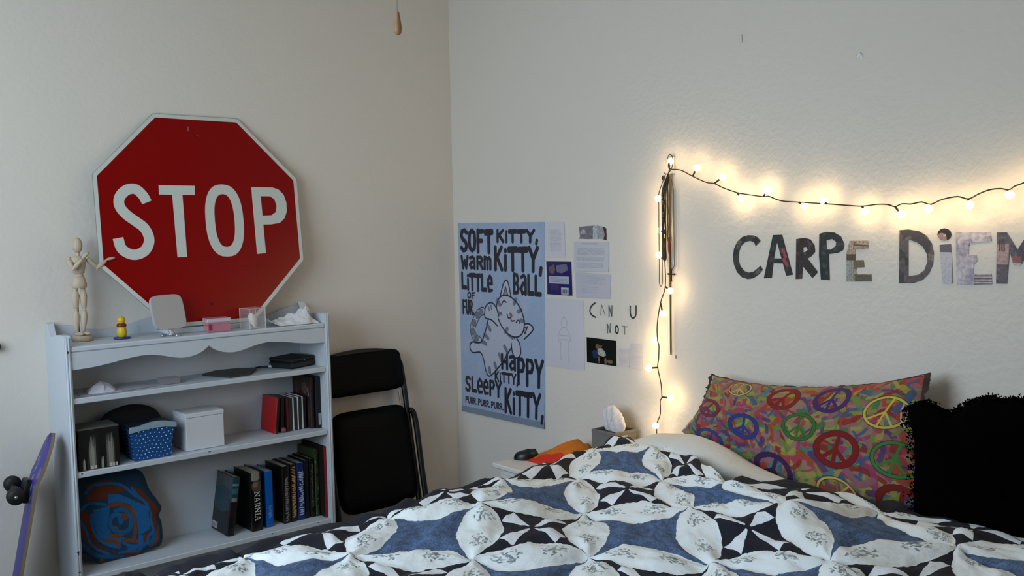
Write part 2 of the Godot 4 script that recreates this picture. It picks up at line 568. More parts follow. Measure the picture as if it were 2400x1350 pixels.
func quilt_flat(u: float, v: float) -> Vector3:
	# moving least squares of the seam crossings, in cloth coordinates
	var sw := 0.0; var su := 0.0; var sv := 0.0; var suu := 0.0; var svv := 0.0; var suv := 0.0
	var p := Vector3.ZERO; var pu := Vector3.ZERO; var pv := Vector3.ZERO
	for c in ctrl:
		var du: float = c[0] - u
		var dv: float = c[1] - v
		var d := du * du + dv * dv + 0.06
		var w: float = c[3] / (d * d)
		sw += w; su += w * du; sv += w * dv; suu += w * du * du; svv += w * dv * dv; suv += w * du * dv
		p += c[2] * w; pu += c[2] * (w * du); pv += c[2] * (w * dv)
	var mu := su / sw
	var mv := sv / sw
	var a := suu / sw - mu * mu + 0.02
	var b := suv / sw - mu * mv
	var d2 := svv / sw - mv * mv + 0.02
	var m := p / sw
	var gu := pu / sw - m * mu
	var gv := pv / sw - m * mv
	var det := a * d2 - b * b
	return m - (gu * d2 - gv * b) * (mu / det) - (gv * a - gu * b) * (mv / det)

# distance-like puff of the patchwork: 0 on a seam, 1 in the middle of a patch
func puff(u: float, v: float) -> float:
	var fx := u - floorf(u)
	var fy := v - floorf(v)
	var e := 1.0
	for q in [[fx, fy], [fx, 1.0 - fy], [fy, fx], [fy, 1.0 - fx]]:
		e = minf(e, absf(q[1] - 0.88 * q[0] * (1.0 - q[0])))
	return clampf(e / 0.12, 0.0, 1.0)

func quilt_point(a: float, b: float) -> Vector3:
	# a runs towards the head of the bed, b towards its far side; both in half diagonals of a block
	var roll := 1.30 - 0.32 * smoothstep(1.5, 4.8, a)
	var bb := minf(b, roll)
	var u := (a - bb) * 0.5
	var v := (a + bb) * 0.5
	var p := quilt_flat(u, v)
	p.y += 0.009 * (puff(u, v) - 0.5)
	p.y += 0.022 * noise.get_noise_3d(a * 22.0, b * 22.0, 5.0) + 0.015 * noise.get_noise_3d(a * 85.0, b * 85.0, 9.0)
	p.x += 0.014 * noise.get_noise_3d(a * 50.0, b * 50.0, 40.0)
	p.z += 0.014 * noise.get_noise_3d(a * 50.0, b * 50.0, 80.0)
	var s := (b - roll) * 0.215
	if s > 0.0:
		var r := 0.045
		var ang := minf(s / r, PI / 2)
		p.x -= r * sin(ang)
		p.y -= r * (1.0 - cos(ang))
		if s > r * PI / 2:
			p.y -= s - r * PI / 2
			p.x -= 0.012 * noise.get_noise_2d(a * 60.0, 3.0) + 0.006
	p.y = maxf(p.y, 0.628) if s <= 0.0 else p.y
	# over the near side and over the foot of the bed
	for ax in 2:
		var lim := 2.86 if ax == 0 else 2.20
		var o := (p.x if ax == 0 else p.z) - lim
		if o > 0.0:
			var r2 := 0.05
			var g := minf(o / r2, PI / 2)
			var e := lim + r2 * sin(g)
			if ax == 0: p.x = e
			else: p.z = e
			p.y -= r2 * (1.0 - cos(g)) + maxf(0.0, o - r2 * PI / 2)
	return p

func quilt_mesh(a0: float, a1: float, b0: float, b1: float, step: float) -> SurfaceTool:
	var st := S()
	var na := int(ceil((a1 - a0) / step))
	var nb := int(ceil((b1 - b0) / step))
	var g := PackedVector3Array()
	var uv := PackedVector2Array()
	for i in na + 1:
		for j in nb + 1:
			var a := a0 + (a1 - a0) * i / na
			var b := b0 + (b1 - b0) * j / nb
			g.append(quilt_point(a, b))
			uv.append(Vector2((a - b) * 0.25, (a + b) * 0.25))
	for i in na:
		for j in nb:
			var k := i * (nb + 1) + j
			quad(st, g[k], g[k + 1], g[k + nb + 2], g[k + nb + 1], uv[k], uv[k + 1], uv[k + nb + 2], uv[k + nb + 1])
	return st

func quilt_print() -> Image:
	var N := 896                 # two blocks by two
	var data := PackedByteArray()
	data.resize(N * N * 3)
	var jag := FastNoiseLite.new()
	jag.seed = 5
	jag.frequency = 1.0
	jag.fractal_octaves = 2
	var M := 2.0 / N
	for y in N:
		for x in N:
			var u := (x + 0.5) * M
			var v := (y + 0.5) * M
			var ju := u + 0.009 * jag.get_noise_2d(u * 9.0, v * 9.0)
			var jv := v + 0.009 * jag.get_noise_2d(u * 9.0 + 40.0, v * 9.0)
			var i := int(floorf(ju))
			var j := int(floorf(jv))
			var fx := ju - i
			var fy := jv - j
			var r: float; var g: float; var bl: float
			var petal := fy < 0.88 * fx * (1.0 - fx) or 1.0 - fy < 0.88 * fx * (1.0 - fx) or fx < 0.88 * fy * (1.0 - fy) or 1.0 - fx < 0.88 * fy * (1.0 - fy)
			var grain := 1.0 + 0.05 * jag.get_noise_2d(u * 170.0, v * 170.0)
			if petal:
				r = 0.90; g = 0.91; bl = 0.91
			elif posmod(i + j, 2) == 0:
				var k := 1.0 + 0.34 * jag.get_noise_2d(u * 42.0, v * 70.0) + 0.22 * jag.get_noise_2d(u * 9.0 + 7.0, v * 9.0)
				r = 0.285 * k; g = 0.36 * k; bl = 0.485 * k
			else:
				var cx := u - floorf(u) - 0.5
				var cy := v - floorf(v) - 0.5
				var ax := absf(cx)
				var ay := absf(cy)
				var dd := (ax + ay) * 0.7071
				var off := absf(ax - ay) * 0.7071
				if dd > 0.03 and dd < 0.33 and off < dd * 0.27:
					r = 0.88; g = 0.89; bl = 0.91
				else:
					r = 0.065; g = 0.068; bl = 0.125
			var at := (y * N + x) * 3
			data[at] = int(clampf(r * grain, 0, 1) * 255)
			data[at + 1] = int(clampf(g * grain, 0, 1) * 255)
			data[at + 2] = int(clampf(bl * grain, 0, 1) * 255)
	var img := Image.create_from_data(N, N, false, Image.FORMAT_RGB8, data)
	# sprigs printed on the pale petals, two on each
	var r2 := RandomNumberGenerator.new()
	r2.seed = 21
	var H := N / 2.0
	for i in 3:
		for j in 3:
			for dirn in 2:
				for s in [0.3, 0.66]:
					var c := Vector2(i + s, j + 0.02) * H if dirn == 0 else Vector2(i + 0.02, j + s) * H
					for k in 34:
						var rad := r2.randf_range(0.15, 1.0) * 0.105 * H
						var q := c + Vector2.from_angle(r2.randf() * TAU) * rad * Vector2(1.0, 0.9)
						var t := r2.randf() * TAU
						var ink := Color(0.56, 0.59, 0.58, 0.7) if r2.randf() < 0.65 else Color(0.36, 0.41, 0.44, 0.75)
						stroke(img, PackedVector2Array([q, q + Vector2(cos(t), sin(t)) * r2.randf_range(4, 12)]), r2.randf_range(1.8, 4.2), ink)
	return img

func build_bed() -> void:
	# mattress and base, under the quilt
	var b := thing("bed", "low bed base and mattress under the blue patchwork quilt", "bed", Vector3(2.06, 0, 1.1))
	var wd := wood(Color(0.30, 0.20, 0.13), Color(0.22, 0.14, 0.09))
	boxp("bed_base", Vector3(2.07, 0.24, 1.12), Vector3(1.52, 0.16, 2.08), wd, b, 0.01)
	for x in [1.36, 2.76]:
		for z in [0.14, 2.1]: boxp("leg", Vector3(x, 0.08, z), Vector3(0.07, 0.16, 0.07), wd, b, 0.004)
	boxp("mattress", Vector3(2.07, 0.46, 1.12), Vector3(1.52, 0.28, 2.06), bump(mat(Color(0.82, 0.81, 0.78), 0.9), 0.1, 2.0, 3.0), b, 0.05)
	quilt_setup()
	var q := thing("patchwork_quilt", "blue, navy and white petal patchwork quilt spread over the bed", "quilt", Vector3(2.06, 0.6, 1.1))
	var qm := tex(quilt_print(), 0.95)
	var nt := NoiseTexture2D.new()
	nt.width = 512; nt.height = 512; nt.seamless = true; nt.as_normal_map = true; nt.bump_strength = 3.0
	var fn := FastNoiseLite.new(); fn.frequency = 0.02; fn.seed = 4; fn.fractal_octaves = 4
	nt.noise = fn
	qm.normal_enabled = true
	qm.normal_texture = nt
	qm.normal_scale = 0.9
	var top := quilt_mesh(-5.8, 6.34, -7.6, 1.12, 0.06)
	part("patchwork", top, qm, q, "petal patchwork with sprigged white and denim blue cloth")
	var navy := bump(mat(Color(0.075, 0.08, 0.135), 0.95), 0.2, 3.0, 6.0)
	part("border", quilt_mesh(6.34, 6.8, -7.6, -1.9, 0.06), navy, q, "navy border strip")
	part("border", quilt_mesh(-5.8, 6.34, 1.12, 2.6, 0.06), navy, q, "navy border strip")
	# white sheet turned back in a roll at the head of the bed
	var crest := PackedVector3Array([Vector3(1.22, 0.66, 0.30), Vector3(1.29, 0.712, 0.30), Vector3(1.39, 0.741, 0.30), Vector3(1.47, 0.771, 0.30), Vector3(1.55, 0.784, 0.30), Vector3(1.634, 0.792, 0.30), Vector3(1.73, 0.777, 0.31), Vector3(1.82, 0.757, 0.33), Vector3(1.90, 0.746, 0.345), Vector3(2.02, 0.736, 0.37), Vector3(2.14, 0.722, 0.39), Vector3(2.3, 0.70, 0.36), Vector3(2.7, 0.68, 0.3)])
	var lowf := PackedVector3Array([Vector3(1.25, 0.64, 0.36), Vector3(1.33, 0.690, 0.39), Vector3(1.43, 0.724, 0.40), Vector3(1.51, 0.748, 0.405), Vector3(1.60, 0.757, 0.41), Vector3(1.70, 0.752, 0.42), Vector3(1.79, 0.742, 0.43), Vector3(1.87, 0.733, 0.44), Vector3(1.95, 0.728, 0.45), Vector3(2.06, 0.722, 0.45), Vector3(2.16, 0.71, 0.45), Vector3(2.3, 0.68, 0.45), Vector3(2.7, 0.66, 0.4)])
	crest = smooth3(crest, 5)
	lowf = smooth3(lowf, 5)
	O = Vector3(1.75, 0.6, 0.3)
	var st := S()
	var rows := []
	for i in crest.size():
		var c := crest[i]
		var f := lowf[i]
		var ring := PackedVector3Array()
		var w := Vector3(0, 0.006 * noise.get_noise_2d(i * 25.0, 0), 0.006 * noise.get_noise_2d(i * 30.0, 90))
		ring.append(f + Vector3(0, -0.05, -0.01))
		ring.append(f + w)
		ring.append(f.lerp(c, 0.33) + Vector3(0, 0.014, 0.012) + w)
		ring.append(f.lerp(c, 0.66) + Vector3(0, 0.006, 0.002) - w)
		ring.append(c + Vector3(0, 0.004, 0.012))
		ring.append(c)
		ring.append(c + Vector3(0, -0.012, -0.03))
		ring.append(c + Vector3(0, -0.06, -0.07))
		ring.append(Vector3(c.x, 0.60, c.z - 0.11))
		rows.append(ring)
	for i in rows.size() - 1:
		for k in 8: quad(st, rows[i][k], rows[i][k + 1], rows[i + 1][k + 1], rows[i + 1][k])
	solo("bed_sheet", st, bump(mat(Color(0.84, 0.83, 0.81), 0.9), 0.03, 2.0, 3.0), "plain white sheet turned back between the quilt and the bright pillow", "sheet")

# ---------------------------------------------------------------- pillows
func peace_print() -> Image:
	var W := 900
	var H := 480
	var img := picture(W, H, Color(0.55, 0.42, 0.36))
	var pal := [Color(0.72, 0.25, 0.33), Color(0.62, 0.60, 0.22), Color(0.28, 0.48, 0.30), Color(0.26, 0.36, 0.58), Color(0.36, 0.22, 0.46), Color(0.72, 0.26, 0.16), Color(0.66, 0.40, 0.46), Color(0.36, 0.50, 0.56), Color(0.60, 0.16, 0.14), Color(0.70, 0.64, 0.34), Color(0.66, 0.24, 0.42), Color(0.46, 0.56, 0.24)]
	var r := RandomNumberGenerator.new()
	r.seed = 12
	for k in 760:
		var c := Vector2(r.randf() * W, r.randf() * H)
		var t := r.randf() * PI
		var L := r.randf_range(10, 46)
		var d := Vector2(cos(t), sin(t)) * L
		var col: Color = pal[r.randi() % pal.size()]
		stroke(img, PackedVector2Array([c - d, c - d * 0.3 + d.orthogonal() * 0.15, c + d]), r.randf_range(4, 12), Color(col.r * 0.82, col.g * 0.86, col.b * 0.80, 0.85))
	# peace signs: x, y, radius, ring width, colour
	var pc := [[195, 70, 52, 5, Color(0.72, 0.66, 0.30)], [412, 90, 60, 13, Color(0.48, 0.07, 0.06)], [612, 85, 62, 11, Color(0.22, 0.12, 0.40)], [85, 245, 60, 12, Color(0.45, 0.12, 0.22)], [284, 270, 62, 12, Color(0.13, 0.20, 0.50)], [516, 215, 62, 9, Color(0.17, 0.40, 0.14)], [665, 285, 70, 15, Color(0.46, 0.05, 0.06)], [815, 140, 66, 7, Color(0.72, 0.66, 0.26)], [850, 300, 64, 8, Color(0.20, 0.46, 0.20)], [427, 415, 66, 14, Color(0.19, 0.09, 0.30)], [655, 445, 66, 6, Color(0.74, 0.66, 0.32)], [850, 440, 60, 13, Color(0.45, 0.07, 0.05)], [150, 420, 60, 10, Color(0.15, 0.22, 0.50)]]
	for p in pc:
		var c := Vector2(p[0], p[1])
		var turn := 0.35 + 0.5 * sin(p[0] * 1.7)
		var ring := ellipse(c, p[2], p[2] * 0.86, 30)
		ring.append(ring[0])
		stroke(img, ring, p[3] * 0.62 + 2.5, Color(0.14, 0.10, 0.10, 0.6))
		stroke(img, ring, p[3] * 0.62, p[4])
		for ang in [0.0, PI, 0.72, -0.72]:
			var e := Vector2(0, p[2]).rotated(ang + turn)
			e.y *= 0.86
			stroke(img, PackedVector2Array([c, c + e]), p[3] * 0.5, p[4])
	return img

func build_pillows() -> void:
	# bright pillow leaning on the wall
	var t := thing("pillow", "multicoloured pillow printed with peace signs leaning on the wall", "pillow", Vector3(1.92, 0.70, 0.2))
	var TL := Vector3(1.515, 0.925, 0.085)
	var TR := Vector3(2.225, 1.008, 0.085)
	var BL := Vector3(1.50, 0.772, 0.225)
	var BR := Vector3(2.345, 0.69, 0.31)
	var nu := 48
	var nv := 28
	var f := func(i: int, j: int, side: float) -> Vector3:
		var u := float(i) / nu
		var v := float(j) / nv
		var e := TL.lerp(TR, u).lerp(BL.lerp(BR, u), v)
		# edges: hollow top between the corners, sagging bottom
		e.y -= (0.024 * sin(PI * u) - 0.012 * (pow(u, 8.0) + pow(1.0 - u, 8.0))) * (1.0 - v)
		e.y -= 0.055 * sin(PI * u) * v
		e.x += 0.02 * sin(PI * v) * (1.0 - 2.0 * u)
		var up := (1.0 - pow(absf(2.0 * u - 1.0), 3.2)) * (1.0 - pow(absf(2.0 * v - 1.0), 2.6))
		var n := Vector3(-0.05, 0.42, 0.9)
		var wr := 0.008 * noise.get_noise_2d(u * 150.0, v * 110.0)
		return e + n * side * (0.085 * pow(maxf(up, 0.0), 0.6) + wr * up) * (1.0 if side > 0.0 else 0.42)
	for side in [1.0, -1.0]:
		var st := S()
		for i in nu:
			for j in nv:
				var q := [f.call(i, j, side), f.call(i + 1, j, side), f.call(i + 1, j + 1, side), f.call(i, j + 1, side)]
				var w := [Vector2(float(i) / nu, float(j) / nv), Vector2(float(i + 1) / nu, float(j) / nv), Vector2(float(i + 1) / nu, float(j + 1) / nv), Vector2(float(i) / nu, float(j + 1) / nv)]
				if side > 0: quad(st, q[0], q[1], q[2], q[3], w[0], w[1], w[2], w[3])
				else: quad(st, q[3], q[2], q[1], q[0], w[3], w[2], w[1], w[0])
		part("pillow_front" if side > 0 else "pillow_back", st, PM if PM != null else make_pm(), t)
	# short gathered ruffle along the top and the left edge
	var ruf := S()
	var edge := PackedVector3Array()
	for j in range(nv, -1, -1): edge.append(f.call(0, j, 1.0))
	for i in range(1, nu + 1): edge.append(f.call(i, 0, 1.0))
	for j in range(1, 14): edge.append(f.call(nu, j, 1.0))
	var mid := Vector3(1.92, 0.85, 0.2)
	edge = smooth3(edge, 3)
	for k in edge.size() - 1:
		var g := func(m: int) -> Vector3:
			var d := (edge[m] - mid).normalized()
			var corner := maxf(0.0, 1.0 - edge[m].distance_to(TL) / 0.14) + maxf(0.0, 1.0 - edge[m].distance_to(TR) / 0.14)
			return edge[m] + d * (0.003 + 0.016 * corner + 0.005 * (1.0 + corner) * noise.get_noise_1d(m * 9.0)) + Vector3(0, 0, 0.006 * sin(m * 0.5) * corner)
		quad(ruf, edge[k] + Vector3(0, 0, 0.002), g.call(k), g.call(k + 1), edge[k + 1] + Vector3(0, 0, 0.002))
	part("ruffle", ruf, mat(Color(0.20, 0.16, 0.13), 0.95), t, "dark gathered ruffle round the edge")
	# black furry cushion
	var c := thing("furry_cushion", "black furry cushion with a knobby top edge, right of the bright pillow", "cushion", Vector3(2.47, 0.70, 0.3))
	var out := smooth2(V2([2.300,0.700, 2.292,0.76, 2.280,0.84, 2.265,0.90, 2.250,0.925, 2.250,0.953, 2.270,0.968, 2.300,0.967, 2.330,0.952, 2.360,0.953, 2.385,0.975, 2.420,1.000, 2.47,1.002, 2.52,1.008, 2.58,0.998, 2.64,0.97, 2.72,0.94, 2.77,0.89, 2.79,0.80, 2.78,0.70]), 4)
	for i in out.size(): out[i] += Vector2(0.045, 0.02)
	var st2 := S()
	var ctr := Vector2(2.575, 0.82)
	var NR := 14
	var pt := func(i: int, k: int, side: float) -> Vector3:
		var o: Vector2 = out[i % out.size()]
		var s := float(k) / NR
		var p := ctr.lerp(o, s)
		var th := 0.065 * pow(maxf(0.0, 1.0 - pow(s, 3.0)), 0.5)
		var fuzz := 0.006 * noise.get_noise_2d(i * 45.0, k * 60.0)
		var d := (o - ctr).normalized()
		p += d * fuzz * (1.5 if k == NR else 1.0) * (1.0 if p.y > 0.72 else 0.0)
		return Vector3(p.x, p.y, 0.355 - 0.30 * (p.y - 0.75) + side * th + fuzz)
	for side in [1.0, -1.0]:
		for i in out.size():
			for k in NR:
				if side > 0: quad(st2, pt.call(i, k, side), pt.call(i, k + 1, side), pt.call(i + 1, k + 1, side), pt.call(i + 1, k, side))
				else: quad(st2, pt.call(i + 1, k, side), pt.call(i + 1, k + 1, side), pt.call(i, k + 1, side), pt.call(i, k, side))
	var fur := bump(mat(Color(0.012, 0.011, 0.014), 1.0), 0.25, 8.0, 8.0)
	fur.metallic_specular = 0.1
	part("cushion_body", st2, fur, c)
	# tufts of fur along the outline
	var tuft := S()
	var r := RandomNumberGenerator.new()
	r.seed = 31
	for k in 2200:
		var i := r.randi() % out.size()
		var o: Vector3 = pt.call(i, NR, 1.0)
		if o.y < 0.73: continue
		var d2: Vector2 = (out[i] - ctr).normalized().rotated(r.randf_range(-0.7, 0.7))
		var b := o + Vector3(r.randf_range(-0.006, 0.006), r.randf_range(-0.012, 0.0), r.randf_range(-0.03, 0.03))
		var side2 := Vector3(-d2.y, d2.x, 0) * 0.0026
		tri(tuft, b - side2, b + Vector3(d2.x, d2.y, r.randf_range(-0.4, 0.4)) * r.randf_range(0.003, 0.007), b + side2)
	var tf := part("fur_tufts", tuft, fur, c)
	tf.set_meta("kind", "stuff")
	var pipe := S()
	tube(pipe, PackedVector3Array([Vector3(2.301, 0.925, 0.325), Vector3(2.288, 0.942, 0.321), Vector3(2.285, 0.965, 0.315), Vector3(2.292, 0.982, 0.311)]), 0.0025, 6)
	part("piping", pipe, mat(Color(0.75, 0.72, 0.72), 0.9), c, "sliver of pale piping at the left edge")

var PM: StandardMaterial3D = null
func make_pm() -> StandardMaterial3D:
	PM = tex(peace_print(), 0.95)
	return PM

# ---------------------------------------------------------------- stop sign
func build_sign() -> void:
	var c := Vector3(0.0607, 1.4729, 1.1640)
	var ea := Vector3(0.00196, -0.0146, -0.99989)
	var eb := Vector3(-0.13295, 0.99101, -0.01473)
	var nn := ea.cross(eb).normalized()
	var t := thing("stop_sign", "red octagonal road sign propped on the white bookcase", "sign", c - eb * 0.381)
	var oct := func(r: float) -> PackedVector2Array:
		var o := PackedVector2Array()
		for k in 8:
			var a := TAU * (k + 0.5) / 8
			var v := Vector2(cos(a), sin(a)) * r / cos(PI / 8)
			for s in [-0.05, 0.05]: o.append(v.rotated(s * 0.12))
		return o
	var alu := mat(Color(0.62, 0.62, 0.60), 0.45, 0.6)
	var wht := mat(Color(0.78, 0.79, 0.76), 0.55)
	var red := mat(Color(0.52, 0.002, 0.004), 0.25)
	red.metallic_specular = 0.3
	var st := S(false)
	prism(st, oct.call(0.381), c - nn * 0.0022, ea, eb, nn * 0.002)
	part("plate", st, alu, t)
	st = S(false)
	prism(st, oct.call(0.3795), c - nn * 0.0002, ea, eb, nn * 0.0006, [oct.call(0.366)])
	part("rim", st, wht, t, "white border")
	st = S(false)
	prism(st, oct.call(0.366), c - nn * 0.0002, ea, eb, nn * 0.0006)
	part("field", st, red, t, "red field")
	var o2 := c + nn * 0.0003
	var d := nn * 0.0008
	st = S(false)
	prism(st, ribbon(smooth2(poly_mm([-205,62, -215,84, -233,104, -250,110, -273,104, -294,84, -301,61, -294,38, -274,15, -248,-5, -221,-28, -208,-58, -210,-84, -227,-109, -257,-121, -284,-115, -305,-96, -313,-62]), 4), 0.036), o2, ea, eb, d)
	part("letter", st, wht, t, "white letter S")
	st = S(false)
	prism(st, poly_mm([-159,124, -28,124, -30,91, -76,90, -77,-134, -112,-134, -113,90, -160,91]), o2, ea, eb, d)
	part("letter", st, wht, t, "white letter T")
	st = S(false)
	prism(st, ellipse(Vector2(0.075, -0.003), 0.073, 0.134, 36, 2.5), o2, ea, eb, d, [ellipse(Vector2(0.075, -0.003), 0.038, 0.098, 32, 2.5)])
	part("letter", st, wht, t, "white letter O")
	st = S(false)
	prism(st, poly_mm([190,123, 276,123, 300,116, 320,96, 329,65, 327,30, 316,5, 295,-13, 257,-19, 226,-19, 227,-128, 191,-130]), o2, ea, eb, d, [poly_mm([225,89, 263,89, 280,78, 287,52, 281,28, 262,16, 226,15])])
	part("letter", st, wht, t, "white letter P")
	for q in [[-35, 332, 2.5, 18], [-3, 309, 3, 2], [6, 307, 2, 2]]: boxp("scratch", c + ea * (q[0] * 0.001) + eb * (q[1] * 0.001) + nn * 0.0006, Vector3(0.0006, q[3] * 0.001, q[2] * 0.001), mat(Color(0.62, 0.45, 0.42), 0.7), t, 0.0001, Basis(nn, eb, -ea))
	st = S(); ball(st, c + eb * -0.307 + nn * 0.0004, Vector3(0.005, 0.005, 0.0012), 10, 6, Basis(ea, eb, nn))
	part("bolt_hole", st, mat(Color(0.08, 0.02, 0.02), 0.8), t)

# ---------------------------------------------------------------- folding chair
func build_chair() -> void:
	var t := thing("folding_chair", "black folded chair leaning on the wall beside the bookcase", "chair", Vector3(0.20, 0, 0.53))
	var metal := mat(Color(0.025, 0.022, 0.022), 0.4, 0.2)
	var vinyl := bump(mat(Color(0.014, 0.013, 0.014), 0.6), 0.15, 1.0, 8.0)
	vinyl.metallic_specular = 0.25
	var up := Vector3(-0.196, 0.98, 0.0).normalized()
	var out := Vector3(0.98, 0.196, 0.0).normalized()
	var base := Vector3(0.222, 0.012, 0.0)
	var P := func(z: float, h: float, o := 0.0) -> Vector3: return Vector3(base.x, base.y, z) + up * h + out * o
	var zr := 0.335
	var zl := 0.725
	# back frame: one bent tube, both uprights and the top rail
	var st := S()
	tube(st, smooth3(PackedVector3Array([P.call(zl, 0.0), P.call(zl, 0.5), P.call(zl, 0.81), P.call(zl - 0.012, 0.875), P.call(zl - 0.06, 0.912), P.call((zl + zr) / 2, 0.925), P.call(zr + 0.06, 0.912), P.call(zr + 0.012, 0.872), P.call(zr, 0.81), P.call(zr, 0.5), P.call(zr, 0.0)]), 5), 0.0125, 10)
	part("back_frame", st, metal, t)
	# front legs folded flat outside it
	for z in [zr - 0.021, zl + 0.004]:
		st = S()
		tube(st, smooth3(PackedVector3Array([P.call(z + 0.018 * (1 if z < 0.5 else -1), 0.66, 0.016), P.call(z, 0.62, 0.022), P.call(z, 0.4, 0.022), P.call(z, 0.005, 0.024)]), 4), 0.0125, 10)
		part("front_leg", st, metal, t)
	var slab := func(z0: float, z1: float, h0: float, h1: float, th: float, r: float, bow: float) -> SurfaceTool:
		var s := S()
		var outline := ellipse(Vector2.ZERO, (z1 - z0) / 2, (h1 - h0) / 2, 40, r)
		var rings := 5
		for k in outline.size():
			var a: Vector2 = outline[k]
			var b: Vector2 = outline[(k + 1) % outline.size()]
			for side in [1.0, -1.0]:
				for i in rings:
					var g := func(q: Vector2, j: int) -> Vector3:
						var s0 := float(j) / rings
						var p: Vector2 = q * s0
						return P.call((z0 + z1) / 2 + p.x, (h0 + h1) / 2 + p.y, 0.012 + bow * (1.0 - pow(2.0 * p.x / (z1 - z0), 2.0)) + side * th * sqrt(maxf(0.0, 1.0 - pow(s0, 6.0))))
					if side > 0: quad(s, g.call(a, i), g.call(a, i + 1), g.call(b, i + 1), g.call(b, i))
					else: quad(s, g.call(b, i), g.call(b, i + 1), g.call(a, i + 1), g.call(a, i))
		return s
	part("backrest", slab.call(zr + 0.002, zl - 0.002, 0.752, 0.925, 0.010, 7.0, -0.004), vinyl, t)
	part("seat", slab.call(zr + 0.006, zl - 0.012, 0.285, 0.692, 0.018, 7.0, 0.008), vinyl, t)
	for h in [0.245, 0.10]:
		st = S()
		tube(st, PackedVector3Array([P.call(zr - 0.02, h, 0.02), P.call(zl, h, 0.02)]), 0.008, 8)
		part("crossbar", st, metal, t)
	boxp("seat_bracket", P.call(zr + 0.022, 0.70, 0.002), Vector3(0.008, 0.11, 0.016), mat(Color(0.55, 0.54, 0.52), 0.4, 0.5), t, 0.001, Basis(out, up, Vector3(0, 0, 1)), "grey metal bracket")

